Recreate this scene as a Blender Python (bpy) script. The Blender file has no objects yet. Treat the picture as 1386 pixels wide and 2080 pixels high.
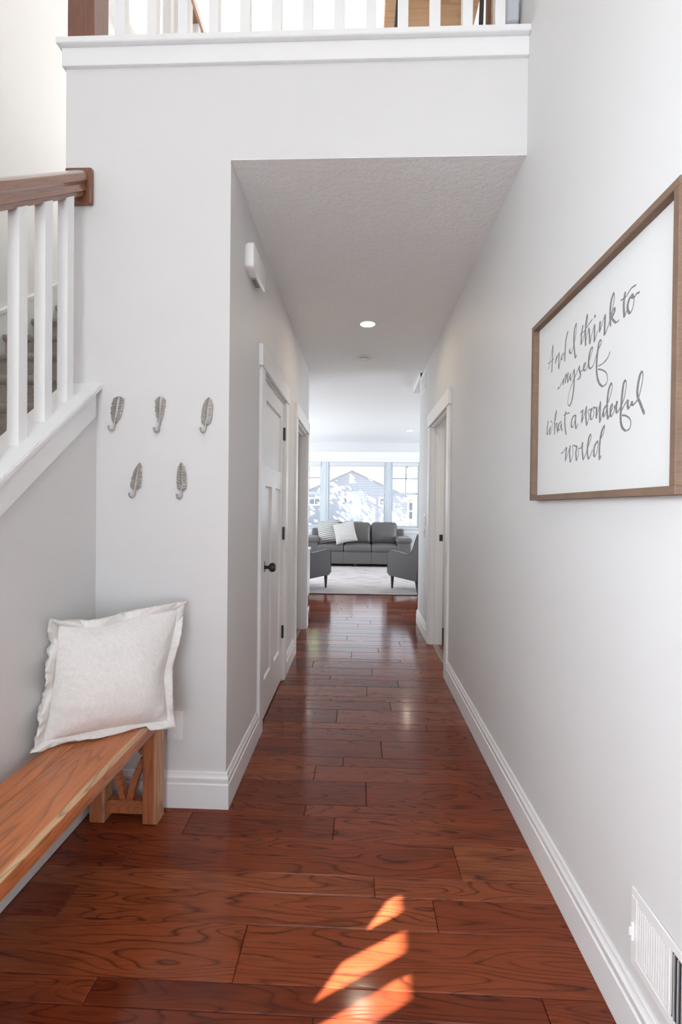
import bpy, bmesh, math, random
from mathutils import Vector, Matrix, noise
random.seed(7)
sc = bpy.context.scene
COL = sc.collection
R = math.radians

# ------------------------------------------------------------------ camera
cam_d = bpy.data.cameras.new('camera')
cam_d.sensor_fit = 'VERTICAL'
cam_d.sensor_height = 36.0
cam_d.sensor_width = 24.0
cam_d.lens = 957.7 / 2080.0 * 36.0
cam_d.clip_start = 0.02
cam_d.clip_end = 300
cam = bpy.data.objects.new('camera', cam_d)
COL.objects.link(cam)
_r = Vector((0.99923603, 0.03760833, 0.01062835))
_u = Vector((-0.01097725, 0.00908311, 0.99989849))
_f = Vector((-0.03750797, 0.99925128, -0.00948901))
m = Matrix.Identity(4)
for i in range(3):
    m[i][0], m[i][1], m[i][2] = _r[i], _u[i], -_f[i]
m[2][3] = 1.28
cam.matrix_world = m
sc.camera = cam

# ------------------------------------------------------------------ world, sun, lights, exposure
sc.view_settings.view_transform = 'Standard'
sc.view_settings.look = 'None'
sc.view_settings.exposure = 0.19
sc.view_settings.gamma = 1.0
sc.view_settings.use_curve_mapping = False
try:
    sc.cycles.use_denoising = True
    sc.cycles.max_bounces = 10
    sc.cycles.diffuse_bounces = 6
    sc.cycles.glossy_bounces = 4
    sc.cycles.transparent_max_bounces = 12
    sc.cycles.sample_clamp_indirect = 6.0
    sc.cycles.caustics_reflective = False
    sc.cycles.caustics_refractive = False
except Exception:
    pass
wd = bpy.data.worlds.new('sky')
sc.world = wd
wd.use_nodes = True
_bg = wd.node_tree.nodes['Background']
_bg.inputs[0].default_value = (0.82, 0.91, 1.0, 1)
_bg.inputs[1].default_value = 2.4

SUN_DIR = Vector((1.0, 0.60, -0.732)).normalized()      # direction the sunlight travels
sun_d = bpy.data.lights.new('sun', 'SUN')
sun_d.energy = 150.0
sun_d.angle = R(0.6)
sun_d.color = (1.0, 0.97, 0.92)
sun = bpy.data.objects.new('sun', sun_d)
COL.objects.link(sun)
sun.rotation_euler = SUN_DIR.to_track_quat('-Z', 'Y').to_euler()
sun.location = (-8, -6, 9)


def fill_lamp(name, loc, direction, w, h, power, color):
    """unseen area lamp added to fill the rooms with soft light"""
    d = bpy.data.lights.new(name, 'AREA')
    d.shape = 'RECTANGLE'
    d.size, d.size_y = w, h
    d.energy = power
    d.color = color
    o = bpy.data.objects.new(name, d)
    COL.objects.link(o)
    o.location = loc
    o.rotation_euler = Vector(direction).to_track_quat('-Z', 'Y').to_euler()
    return o


COOL = (0.80, 0.90, 1.0)
NEUT = (1.0, 0.985, 0.965)
SOFT = (0.88, 0.94, 1.0)
WARM = (1.0, 0.95, 0.89)
fill_lamp('fill_entry_upper', (-0.35, -1.72, 3.95), (0.6, 1, -0.05), 1.4, 1.2, 15, WARM)  # added fill in the upper entry opening, boosts the sky light
fill_lamp('fill_entry_lower', (-0.35, -1.72, 1.25), (1.1, 1, -0.05), 1.4, 1.7, 30, COOL)  # added fill in the door glazing, angled towards the right wall
fill_lamp('fill_side_entry', (-2.17, -1.05, 1.35), (1, 0, -0.22), 0.9, 1.9, 152, SOFT).data.spread = R(125)  # added fill aimed at the right wall; solid wall behind it, no window
fill_lamp('fill_loft', (-2.18, 4.9, 4.5), (1, -0.15, -0.25), 1.6, 1.4, 210, NEUT)  # added fill for loft and stairwell; the wall behind is closed
fill_lamp('fill_living_left', (-4.18, 8.2, 1.6), (1, 0, 0), 2.6, 1.6, 140, COOL)  # added lamp brightening the living room from an unseen left opening
fill_lamp('fill_living_right', (4.18, 8.6, 1.6), (-1, 0, 0), 2.6, 1.6, 108, COOL)  # added lamp at the unseen right-hand opening of the living room
fill_lamp('fill_side_room', (2.6, 4.1, 1.6), (-1, 0, 0), 1.0, 1.2, 14, (1.0, 0.92, 0.84))  # unseen warm area lamp set inside the closed side room


# ------------------------------------------------------------------ node helpers
class NT:
    def __init__(self, name):
        self.m = bpy.data.materials.new(name)
        self.m.use_nodes = True
        self.t = self.m.node_tree
        self.b = self.t.nodes['Principled BSDF']
        self.out = self.t.nodes['Material Output']

    def n(self, typ, **kw):
        nd = self.t.nodes.new('ShaderNode' + typ)
        for k, v in kw.items():
            if hasattr(nd, k) and k not in nd.inputs:
                setattr(nd, k, v)
            else:
                self.i(nd, k, v)
        return nd

    def i(self, nd, k, v):
        s = nd.inputs[k] if not isinstance(k, int) else nd.inputs[k]
        if hasattr(v, 'node'):
            self.t.links.new(v, s)
        else:
            s.default_value = v

    def math(self, op, a, b=0.0, c=0.0):
        nd = self.t.nodes.new('ShaderNodeMath')
        nd.operation = op
        for k, v in enumerate((a, b, c)):
            self.i(nd, k, v)
        return nd.outputs[0]

    def vmath(self, op, a, b=(0, 0, 0)):
        nd = self.t.nodes.new('ShaderNodeVectorMath')
        nd.operation = op
        self.i(nd, 0, a)
        self.i(nd, 1, b)
        return nd.outputs[0]

    def mix(self, f, a, b):
        nd = self.t.nodes.new('ShaderNodeMix')
        nd.data_type = 'RGBA'
        for k, v in (('Factor', f), ('A', a), ('B', b)):
            s = [x for x in nd.inputs if x.name == k and (x.type == 'RGBA' if k != 'Factor' else x.type == 'VALUE')][0]
            if hasattr(v, 'node'):
                self.t.links.new(v, s)
            else:
                s.default_value = v
        return [x for x in nd.outputs if x.type == 'RGBA'][0]

    def ramp(self, f, stops, interp='LINEAR'):
        nd = self.t.nodes.new('ShaderNodeValToRGB')
        nd.color_ramp.interpolation = interp
        el = nd.color_ramp.elements
        while len(el) < len(stops):
            el.new(0.5)
        for e, (p, c) in zip(el, stops):
            e.position = p
            e.color = c if len(c) == 4 else (*c, 1)
        self.i(nd, 0, f)
        return nd.outputs[0]

    def obj(self):
        return self.n('TexCoord').outputs['Object']

    def noise(self, vec, scale, detail=2.0, rough=0.5, dist=0.0):
        nd = self.n('TexNoise', Scale=scale, Detail=detail, Roughness=rough, Distortion=dist)
        self.i(nd, 'Vector', vec)
        return nd.outputs[0]

    def bump(self, h, strength=0.3, dist=0.01):
        nd = self.n('Bump', Strength=strength, Distance=dist)
        self.i(nd, 'Height', h)
        self.i(self.b, 'Normal', nd.outputs[0])

    def set(self, **kw):
        names = dict(color='Base Color', rough='Roughness', metal='Metallic', spec='Specular IOR Level',
                     coat='Coat Weight', coatr='Coat Roughness', sheen='Sheen Weight')
        for k, v in kw.items():
            self.i(self.b, names[k], v)


def plain(name, color, rough=0.5, metal=0.0, spec=0.5, var=0.03, nscale=6.0, bump=0.0, bscale=60.0, coat=0.0):
    t = NT(name)
    c = t.obj()
    f = t.noise(c, nscale, 3)
    lo = tuple(max(0, x * (1 - var)) for x in color)
    hi = tuple(min(1, x * (1 + var)) for x in color)
    t.set(color=t.mix(f, (*lo, 1), (*hi, 1)), rough=rough, metal=metal, spec=spec, coat=coat)
    if bump:
        t.bump(t.noise(c, bscale, 3), bump, 0.004)
    return t.m


M = {}
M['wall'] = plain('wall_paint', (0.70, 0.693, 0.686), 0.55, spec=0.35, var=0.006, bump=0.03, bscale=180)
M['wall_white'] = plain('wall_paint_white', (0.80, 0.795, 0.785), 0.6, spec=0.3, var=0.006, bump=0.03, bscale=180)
M['trim'] = plain('trim_white', (0.83, 0.83, 0.825), 0.32, var=0.008)
M['baluster'] = plain('baluster_white', (0.84, 0.84, 0.835), 0.35, var=0.006)
M['plastic'] = plain('white_plastic', (0.82, 0.815, 0.80), 0.35, var=0.01)
M['black'] = plain('black_metal', (0.012, 0.011, 0.011), 0.35, var=0.1, spec=0.5)
M['dark'] = plain('dark_recess', (0.03, 0.03, 0.032), 0.7, var=0.1)
M['gap'] = plain('subfloor', (0.035, 0.014, 0.009), 0.6, var=0.1)


def ceiling_mat():
    t = NT('knockdown_ceiling')
    c = t.obj()
    a = t.noise(c, 38, 4, 0.6)
    h = t.ramp(a, [(0.42, (0, 0, 0)), (0.56, (1, 1, 1))])
    t.set(color=(0.88, 0.875, 0.865, 1), rough=0.8, spec=0.2)
    t.bump(h, 0.28, 0.006)
    return t.m


M['ceiling'] = ceiling_mat()


def floor_mat():
    t = NT('red_brown_hickory_floor')
    c = t.obj()
    oi = t.n('ObjectInfo').outputs['Random']
    gi = t.n('NewGeometry').outputs['Random Per Island']
    rnd = t.math('FRACT', t.math('ADD', t.math('MULTIPLY', oi, 7.31), t.math('MULTIPLY', gi, 3.77)))
    off = t.n('CombineXYZ', X=t.math('MULTIPLY', rnd, 53.0), Y=t.math('MULTIPLY', rnd, 31.0), Z=t.math('MULTIPLY', rnd, 17.0)).outputs[0]
    p = t.vmath('ADD', t.vmath('MULTIPLY', c, (1.0, 7.0, 1.0)), off)
    big = t.noise(p, 1.7, 1.0, 0.4, 0.25)
    jit = t.noise(t.vmath('MULTIPLY', p, (14.0, 9.0, 1.0)), 1.0, 2, 0.6)
    rings = t.math('FRACT', t.math('MULTIPLY_ADD', big, 13.0, t.math('MULTIPLY', jit, 0.32)))
    line = t.ramp(rings, [(0.0, (1, 1, 1)), (0.10, (0.45, 0.45, 0.45)), (0.24, (0.06, 0.06, 0.06)), (0.45, (0, 0, 0)), (0.86, (0, 0, 0)), (1.0, (0.9, 0.9, 0.9))])
    wob = t.noise(p, 3.0, 3, 0.6)
    linef = t.math('MULTIPLY', line, t.ramp(wob, [(0.33, (0.25,) * 3), (0.58, (1.0,) * 3)]))
    pores = t.noise(t.vmath('ADD', t.vmath('MULTIPLY', c, (9.0, 230.0, 1.0)), off), 1.0, 3, 0.6)
    poref = t.ramp(pores, [(0.46, (0, 0, 0)), (0.70, (1, 1, 1))])
    patch = t.noise(t.vmath('ADD', t.vmath('MULTIPLY', c, (2.0, 9.0, 1.0)), off), 1.4, 3, 0.55)
    patchf = t.ramp(patch, [(0.54, (0, 0, 0)), (0.76, (1, 1, 1))])
    base = t.ramp(rnd, [(0.0, (0.130, 0.024, 0.009)), (0.35, (0.175, 0.034, 0.012)), (0.7, (0.215, 0.048, 0.017)), (1.0, (0.245, 0.070, 0.028))])
    c1 = t.mix(t.math('MULTIPLY', linef, 0.82), base, (0.032, 0.0075, 0.005, 1))
    c2 = t.mix(t.math('MULTIPLY', patchf, 0.55), c1, (0.045, 0.011, 0.007, 1))
    c3 = t.mix(t.math('MULTIPLY', poref, 0.35), c2, (0.05, 0.012, 0.007, 1))
    t.set(color=c3, rough=0.125, spec=0.24)
    h = t.math('SUBTRACT', t.math('MULTIPLY', t.noise(p, 2.2, 2), 1.0), t.math('MULTIPLY', linef, 0.18))
    t.bump(h, 0.06, 0.005)
    return t.m


M['floor'] = floor_mat()


def wood(name, base, dark, stretch, axis=0, rings=9.0, rough=0.4, sap=None, coat=0.0, ringw=0.6):
    """long-grained wood; axis = grain direction in object space"""
    t = NT(name)
    c = t.obj()
    oi = t.n('ObjectInfo').outputs['Random']
    off = t.n('CombineXYZ', X=t.math('MULTIPLY', oi, 23.0), Y=t.math('MULTIPLY', oi, 41.0), Z=t.math('MULTIPLY', oi, 9.0)).outputs[0]
    sv = [stretch] * 3
    sv[axis] = 1.0
    p = t.vmath('ADD', t.vmath('MULTIPLY', c, tuple(sv)), off)
    big = t.noise(p, 1.6, 2.0, 0.5, 0.5)
    r = t.math('FRACT', t.math('MULTIPLY', big, rings))
    line = t.ramp(r, [(0.0, (1, 1, 1)), (0.18, (0.3,) * 3), (0.55, (0, 0, 0)), (0.85, (0.1,) * 3), (1.0, (0.9,) * 3)])
    fv = [160.0] * 3
    fv[axis] = 5.0
    fine = t.noise(t.vmath('MULTIPLY', c, tuple(fv)), 1.0, 3, 0.6)
    tone = t.noise(p, 0.9, 2)
    lo = tuple(x * 0.72 for x in base)
    hi = tuple(min(1, x * 1.25) for x in base)
    col = t.mix(tone, (*lo, 1), (*hi, 1))
    if sap:
        ax, lim, soft, colr = sap[:4]
        sx = t.n('SeparateXYZ')
        t.i(sx, 0, c)
        w = t.math('ADD', sx.outputs[ax], t.math('MULTIPLY', t.math('SUBTRACT', t.noise(p, 0.8, 2), 0.5), 0.03))
        f = t.ramp(t.math('MULTIPLY_ADD', w, 1.0 / soft, -lim / soft), [(0.0, (0, 0, 0)), (1.0, (1, 1, 1))])
        if len(sap) > 4:
            f = t.math('MULTIPLY', f, t.math('LESS_THAN', sx.outputs[ax], sap[4]))
        col = t.mix(f, col, (*colr, 1))
    col = t.mix(t.math('MULTIPLY', line, ringw), col, (*dark, 1))
    col = t.mix(t.math('MULTIPLY', t.ramp(fine, [(0.45, (0, 0, 0)), (0.7, (1, 1, 1))]), 0.3), col, (*dark, 1))
    t.set(color=col, rough=rough, coat=coat, coatr=0.15)
    t.bump(fine, 0.08, 0.002)
    return t.m


M['bench'] = wood('acacia_bench', (0.44, 0.140, 0.055), (0.15, 0.045, 0.018), 7.0, axis=1, rings=8, rough=0.42)
M['bench_top'] = wood('acacia_bench_top', (0.53, 0.172, 0.056), (0.15, 0.045, 0.018), 7.5, axis=1, rings=8, rough=0.38,
                      sap=(0, 0.119, 0.007, (0.62, 0.40, 0.22), 0.1412))
M['bench_leg'] = wood('acacia_leg', (0.41, 0.130, 0.056), (0.17, 0.050, 0.022), 9.0, axis=2, rings=6, rough=0.45,
                      sap=(0, 0.021, 0.006, (0.50, 0.28, 0.145)))
M['rail'] = wood('stained_oak_rail', (0.215, 0.082, 0.040), (0.07, 0.022, 0.011), 12.0, axis=1, rings=6, rough=0.22, coat=1.0, ringw=0.22)
M['rail_v'] = wood('stained_oak_post', (0.155, 0.056, 0.028), (0.07, 0.022, 0.011), 12.0, axis=2, rings=6, rough=0.33, coat=0.3, ringw=0.35)
M['pine'] = wood('pine_board', (0.50, 0.315, 0.175), (0.30, 0.165, 0.08), 9.0, axis=0, rings=5, rough=0.5)
M['chair_leg'] = wood('dark_chair_leg', (0.035, 0.018, 0.012), (0.015, 0.008, 0.006), 9.0, axis=2, rings=4, rough=0.4)


def frame_mat():
    t = NT('sawn_brown_frame')
    c = t.obj()
    g = t.noise(t.vmath('MULTIPLY', c, (30, 6, 6)), 2.0, 3, 0.6)
    saw = t.noise(t.vmath('MULTIPLY', c, (3, 420, 420)), 1.0, 2, 0.6)
    col = t.mix(g, (0.155, 0.098, 0.067, 1), (0.26, 0.175, 0.125, 1))
    col = t.mix(t.math('MULTIPLY', t.ramp(saw, [(0.42, (1, 1, 1)), (0.6, (0, 0, 0))]), 0.35), col, (0.10, 0.060, 0.040, 1))
    t.set(color=col, rough=0.65, spec=0.3)
    t.bump(saw, 0.15, 0.002)
    return t.m


M['frame'] = frame_mat()


def panel_mat():
    t = NT('distressed_white_panel')
    c = t.obj()
    s = t.noise(t.vmath('MULTIPLY', c, (40, 34, 90)), 1.0, 4, 0.75)
    m2 = t.noise(c, 5.0, 2)
    f = t.math('MULTIPLY', t.ramp(s, [(0.62, (0, 0, 0)), (0.72, (1, 1, 1))]), t.ramp(m2, [(0.46, (0, 0, 0)), (0.62, (1, 1, 1))]))
    t.set(color=t.mix(t.math('MULTIPLY', f, 0.5), (0.70, 0.70, 0.69, 1), (0.45, 0.45, 0.44, 1)), rough=0.7, spec=0.25)
    t.bump(s, 0.06, 0.002)
    return t.m


M['panel'] = panel_mat()


def ink_mat():
    t = NT('grey_lettering')
    c = t.obj()
    s = t.noise(c, 260, 3, 0.7)
    t.set(color=t.mix(t.ramp(s, [(0.50, (0, 0, 0)), (0.72, (1, 1, 1))]), (0.19, 0.18, 0.185, 1), (0.36, 0.35, 0.35, 1)), rough=0.8, spec=0.2)
    return t.m


M['ink'] = ink_mat()


def fabric(name, col, scale=420.0, rough=0.9, bump=0.25, var=0.12, dist=0.002):
    t = NT(name)
    c = t.obj()
    w1 = t.noise(t.vmath('MULTIPLY', c, (scale, scale * 0.18, scale)), 1.0, 2, 0.6)
    w2 = t.noise(t.vmath('MULTIPLY', c, (scale * 0.18, scale, scale * 0.25)), 1.0, 2, 0.6)
    f = t.math('MULTIPLY_ADD', w1, 0.5, t.math('MULTIPLY', w2, 0.5))
    lo = tuple(x * (1 - var) for x in col)
    hi = tuple(min(1, x * (1 + var)) for x in col)
    t.set(color=t.mix(t.ramp(f, [(0.3, (0, 0, 0)), (0.7, (1, 1, 1))]), (*lo, 1), (*hi, 1)), rough=rough, spec=0.15, sheen=0.15)
    t.bump(f, bump, dist)
    return t.m


M['linen'] = fabric('white_linen', (0.80, 0.785, 0.76), 170, var=0.075, bump=0.55, dist=0.004)
M['linen_edge'] = fabric('linen_flange', (0.73, 0.715, 0.685), 330, var=0.06, bump=0.5, dist=0.003)
M['armchair'] = fabric('grey_upholstery', (0.120, 0.113, 0.115), 300, var=0.10)
M['cream_knit'] = fabric('cream_cushion', (0.52, 0.50, 0.47), 90, var=0.15, bump=0.6, dist=0.006)


def ribbed():
    t = NT('ribbed_cream_cushion')
    c = t.obj()
    w = t.n('TexWave', Scale=7.5, Distortion=0.8, Detail=1.0, bands_direction='Z')
    t.i(w, 'Vector', c)
    t.set(color=t.mix(w.outputs[0], (0.22, 0.21, 0.20, 1), (0.62, 0.60, 0.57, 1)), rough=0.9, spec=0.1)
    t.bump(w.outputs[0], 0.6, 0.01)
    return t.m


M['ribbed'] = ribbed()
M['leather'] = plain('grey_leather', (0.108, 0.098, 0.094), 0.42, var=0.10, nscale=5, bump=0.15, bscale=14)


def carpet_mat():
    t = NT('brown_grey_carpet')
    c = t.obj()
    a = t.noise(c, 150, 3, 0.7)
    b = t.noise(c, 26, 2)
    col = t.mix(a, (0.20, 0.165, 0.14, 1), (0.58, 0.50, 0.44, 1))
    col = t.mix(t.math('MULTIPLY', b, 0.4), col, (0.33, 0.28, 0.24, 1))
    t.set(color=col, rough=1.0, spec=0.05, sheen=0.2)
    t.bump(a, 0.9, 0.02)
    return t.m


M['carpet'] = carpet_mat()


def rug_mat():
    t = NT('pale_streaked_rug')
    c = t.obj()
    s = t.noise(t.vmath('MULTIPLY', c, (2.2, 14, 1)), 1.3, 4, 0.65, 0.4)
    b = t.noise(c, 1.6, 2)
    f = t.math('MULTIPLY', t.ramp(s, [(0.46, (0, 0, 0)), (0.66, (1, 1, 1))]), t.ramp(b, [(0.35, (0.25,) * 3), (0.6, (1, 1, 1))]))
    t.set(color=t.mix(f, (0.58, 0.53, 0.52, 1), (0.27, 0.23, 0.23, 1)), rough=0.95, spec=0.1)
    t.bump(t.noise(c, 220, 2), 0.3, 0.004)
    return t.m


M['rug'] = rug_mat()


def nickel():
    t = NT('brushed_nickel')
    c = t.obj()
    f = t.noise(c, 90, 3)
    t.set(color=t.mix(f, (0.34, 0.32, 0.30, 1), (0.56, 0.54, 0.51, 1)), metal=1.0, rough=0.45)
    t.bump(f, 0.15, 0.002)
    return t.m


M['nickel'] = nickel()


def glass():
    t = NT('window_glass')
    tr = t.n('BsdfTransparent', Color=(0.965, 0.97, 0.98, 1))
    gl = t.n('BsdfGlossy', Roughness=0.02)
    fr = t.n('Fresnel', IOR=1.45)
    mx = t.n('MixShader')
    t.i(mx, 0, t.math('MULTIPLY', fr.outputs[0], 0.8))
    t.i(mx, 1, tr.outputs[0])
    t.i(mx, 2, gl.outputs[0])
    t.t.links.new(mx.outputs[0], t.out.inputs[0])
    return t.m


M['glass'] = glass()
M['vinyl'] = plain('shaded_white_vinyl', (0.58, 0.62, 0.66), 0.4, var=0.01)  # white vinyl greyed: its backlit shade is put into the colour
M['muntin'] = plain('backlit_muntin', (0.26, 0.28, 0.31), 0.5, var=0.02)  # muntins against the light, their shade put in as a darker grey
M['shade'] = fabric('white_roller_shade', (0.66, 0.67, 0.68), 200, var=0.04, bump=0.1)
M['siding'] = plain('pale_blue_siding', (0.41, 0.44, 0.555), 0.6, var=0.03)
M['ext_trim'] = plain('exterior_white', (0.80, 0.80, 0.80), 0.5, var=0.02)
M['roof'] = plain('grey_shingles', (0.30, 0.29, 0.29), 0.9, var=0.2, nscale=9)
M['pane_dark'] = plain('dark_pane', (0.20, 0.25, 0.32), 0.15, var=0.1)
M['bark'] = plain('pale_bark', (0.22, 0.18, 0.16), 0.9, var=0.2)
M['leaf'] = plain('spring_leaf', (0.13, 0.17, 0.07), 0.8, var=0.3)


def grass():
    t = NT('dry_lawn')
    c = t.obj()
    t.set(color=t.mix(t.noise(c, 2.0, 4), (0.050, 0.048, 0.030, 1), (0.085, 0.078, 0.055, 1)), rough=1.0, spec=0.05)
    return t.m


M['lawn'] = grass()


def emit(name, col, s):
    t = NT(name)
    t.i(t.b, 'Emission Color', (*col, 1))
    t.i(t.b, 'Emission Strength', s)
    t.set(color=(*col, 1), rough=0.5)
    return t.m


M['lamp'] = emit('lit_lens', (1.0, 0.90, 0.78), 6.0)


# ------------------------------------------------------------------ geometry helpers
def link(name, me, mat, parent=None, loc=(0, 0, 0), rot=(0, 0, 0)):
    o = bpy.data.objects.new(name, me)
    COL.objects.link(o)
    if mat is not None and not me.materials:
        me.materials.append(M[mat] if isinstance(mat, str) else mat)
    o.location = loc
    o.rotation_euler = rot
    if parent is not None:
        o.parent = parent
    return o


def obj(name, bm, mat, parent=None, loc=(0, 0, 0), rot=(0, 0, 0), smooth=True, angle=35):
    me = bpy.data.meshes.new(name)
    bmesh.ops.recalc_face_normals(bm, faces=bm.faces)
    for f in bm.faces:
        f.smooth = smooth
    bm.to_mesh(me)
    bm.free()
    if smooth:
        me.set_sharp_from_angle(angle=R(angle))
    return link(name, me, mat, parent, loc, rot)


def tag(o, label, cat=None, group=None, kind=None):
    if label:
        o['label'] = label
    if cat:
        o['category'] = cat
    if group:
        o['group'] = group
    if kind:
        o['kind'] = kind
    return o


def empty(name, loc=(0, 0, 0), rotz=0.0):
    o = bpy.data.objects.new(name, None)
    COL.objects.link(o)
    o.location = loc
    o.rotation_euler = (0, 0, rotz)
    o.empty_display_size = 0.1
    return o


def thing(name, label, cat, loc=(0, 0, 0), rotz=0.0, group=None):
    return tag(empty(name, loc, rotz), label, cat, group)


def struct(name, bm, mat, parent=None, **kw):
    o = obj(name, bm, mat, parent, **kw)
    if parent is None:
        o['kind'] = 'structure'
    return o


def NB():
    return bmesh.new()


def box(bm, a, b, bev=0.0, seg=1):
    """axis-aligned box from corner a to corner b"""
    x0, y0, z0 = a
    x1, y1, z1 = b
    vs = [bm.verts.new(p) for p in ((x0, y0, z0), (x1, y0, z0), (x1, y1, z0), (x0, y1, z0),
                                    (x0, y0, z1), (x1, y0, z1), (x1, y1, z1), (x0, y1, z1))]
    fs = [bm.faces.new([vs[i] for i in q]) for q in ((0, 3, 2, 1), (4, 5, 6, 7), (0, 1, 5, 4), (1, 2, 6, 5), (2, 3, 7, 6), (3, 0, 4, 7))]
    if bev:
        es = list({e for f in fs for e in f.edges})
        bmesh.ops.bevel(bm, geom=es, offset=bev, segments=seg, profile=0.5, affect='EDGES')
    return bm


def bx(a, b, bev=0.0, seg=1):
    return box(NB(), a, b, bev, seg)


def prism(bm, pts, axis, t0, t1):
    """polygon given in the two other axes, extruded along axis from t0 to t1"""
    def P(p, t):
        if axis == 'X':
            return (t, p[0], p[1])
        if axis == 'Y':
            return (p[0], t, p[1])
        return (p[0], p[1], t)
    A = [bm.verts.new(P(p, t0)) for p in pts]
    B = [bm.verts.new(P(p, t1)) for p in pts]
    bm.faces.new(A)
    bm.faces.new(B[::-1])
    n = len(pts)
    for i in range(n):
        bm.faces.new([A[i], B[i], B[(i + 1) % n], A[(i + 1) % n]])
    return bm


def loft(bm, rings, closed=True, cap=True):
    vs = [[bm.verts.new(p) for p in r] for r in rings]
    n = len(vs[0])
    for a, b in zip(vs, vs[1:]):
        for i in range(n if closed else n - 1):
            bm.faces.new([a[i], a[(i + 1) % n], b[(i + 1) % n], b[i]])
    if cap:
        bm.faces.new(vs[0])
        bm.faces.new(vs[-1][::-1])
    return bm


def sweep(bm, prof, p0, p1, nrm, m0=0.0, m1=0.0):
    """moulding: profile (out, up) swept from p0 to p1; out along nrm; m0/m1 mitre factors"""
    p0, p1, nrm = Vector(p0), Vector(p1), Vector(nrm)
    d = (p1 - p0).normalized()
    ra = [p0 + nrm * q[0] + Vector((0, 0, q[1])) - d * q[0] * m0 for q in prof]
    rb = [p1 + nrm * q[0] + Vector((0, 0, q[1])) + d * q[0] * m1 for q in prof]
    return loft(bm, [ra, rb])


def tube(bm, pts, radii, n=10, cap=True):
    pts = [Vector(p) for p in pts]
    if not hasattr(radii, '__len__'):
        radii = [radii] * len(pts)
    rings = []
    up = None
    for i, p in enumerate(pts):
        t = (pts[min(i + 1, len(pts) - 1)] - pts[max(i - 1, 0)]).normalized()
        if up is None:
            up = t.orthogonal().normalized()
        up = (up - t * up.dot(t))
        up = up.normalized() if up.length > 1e-6 else t.orthogonal().normalized()
        s = t.cross(up)
        rings.append([p + (up * math.cos(a) + s * math.sin(a)) * radii[i] for a in [2 * math.pi * k / n for k in range(n)]])
    return loft(bm, rings, True, cap)


def lathe(bm, prof, n=32, axis='Z', c=(0, 0, 0)):
    """profile (radius, height) turned around axis through c"""
    rings = []
    for r, h in prof:
        ring = []
        for k in range(n):
            a = 2 * math.pi * k / n
            x, y = max(r, 1e-5) * math.cos(a), max(r, 1e-5) * math.sin(a)
            p = (x, y, h) if axis == 'Z' else ((h, x, y) if axis == 'X' else (x, h, y))
            ring.append((p[0] + c[0], p[1] + c[1], p[2] + c[2]))
        rings.append(ring)
    return loft(bm, rings)


def rbox(bm, c, half, r, k=6, puff=(0, 0, 0), sq=2.0):
    """soft rounded box with optional bulge per axis"""
    hx, hy, hz = half
    vals = []
    for h in half:
        rr = min(r, h * 0.98)
        v = [-h, -h + rr * 0.3, -h + rr * 0.7]
        v += [-h + rr + (2 * h - 2 * rr) * i / k for i in range(k + 1)]
        v += [h - rr * 0.7, h - rr * 0.3, h]
        vals.append(v)
    cache = {}

    def vert(p):
        key = tuple(round(x, 6) for x in p)
        if key in cache:
            return cache[key]
        q = [max(-(h - min(r, h * .98)), min(h - min(r, h * .98), x)) for x, h in zip(p, half)]
        d = Vector([x - y for x, y in zip(p, q)])
        if d.length > 1e-9:
            d = d.normalized() * r
        o = [q[i] + d[i] for i in range(3)]
        u = [o[i] / half[i] for i in range(3)]
        for i in range(3):
            if puff[i]:
                a, b = [u[j] for j in range(3) if j != i]
                o[i] += puff[i] * u[i] * max(0, 1 - abs(a) ** sq) * max(0, 1 - abs(b) ** sq)
        cache[key] = bm.verts.new((o[0] + c[0], o[1] + c[1], o[2] + c[2]))
        return cache[key]
    for ax in range(3):
        a, b = [j for j in range(3) if j != ax]
        for s in (-1, 1):
            for i in range(len(vals[a]) - 1):
                for j in range(len(vals[b]) - 1):
                    q = []
                    for di, dj in ((0, 0), (1, 0), (1, 1), (0, 1)):
                        p = [0, 0, 0]
                        p[ax] = s * half[ax]
                        p[a] = vals[a][i + di]
                        p[b] = vals[b][j + dj]
                        q.append(vert(p))
                    if len(set(q)) == 4:
                        try:
                            bm.faces.new(q)
                        except ValueError:
                            pass
    return bm


def catmull(pts, n=6):
    P = [pts[0]] + list(pts) + [pts[-1]]
    out = []
    for i in range(1, len(P) - 2):
        p0, p1, p2, p3 = P[i - 1], P[i], P[i + 1], P[i + 2]
        for k in range(n):
            t = k / n
            out.append(tuple(0.5 * ((2 * b) + (-a + c) * t + (2 * a - 5 * b + 4 * c - d) * t * t + (-a + 3 * b - 3 * c + d) * t ** 3)
                             for a, b, c, d in zip(p0, p1, p2, p3)))
    out.append(tuple(pts[-1]))
    return out


def copy_tree(o, parent=None):
    c = o.copy()
    COL.objects.link(c)
    if parent is not None:
        c.parent = parent
    for ch in list(o.children):
        copy_tree(ch, c)
    return c


BASE = [(0, 0), (0.016, 0), (0.016, 0.101), (0.0115, 0.105), (0.0115, 0.110), (0.0145, 0.116), (0.0145, 0.128), (0.010, 0.134), (0.0075, 0.143), (0.0075, 0.148), (0.005, 0.151), (0, 0.151)]

# key planes of the house (metres; the camera stands at x = 0, y = 0)
XL, XR = -0.552, 0.673          # hall side walls
YD = 1.974                      # wall with the hall opening
ZC = 2.734                      # hall ceiling
XK = -1.122                     # face of the knee wall below the stair railing
XS = -2.2                       # outer stair wall
ZL = 3.2                        # loft floor
YE = 5.10                       # hall end
YW = 11.0                       # living-room window wall
ZT = 5.5                        # upper ceiling
ZV = 2.80                       # living ceiling


def cap_z(y):                   # upper face of the sloping cap on the knee wall
    return 1.777 + 0.78 * (y - 1.946)


def rail_z(y):                  # top of the stair handrail
    return 2.364 + 0.765 * (y - 1.528)


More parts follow.
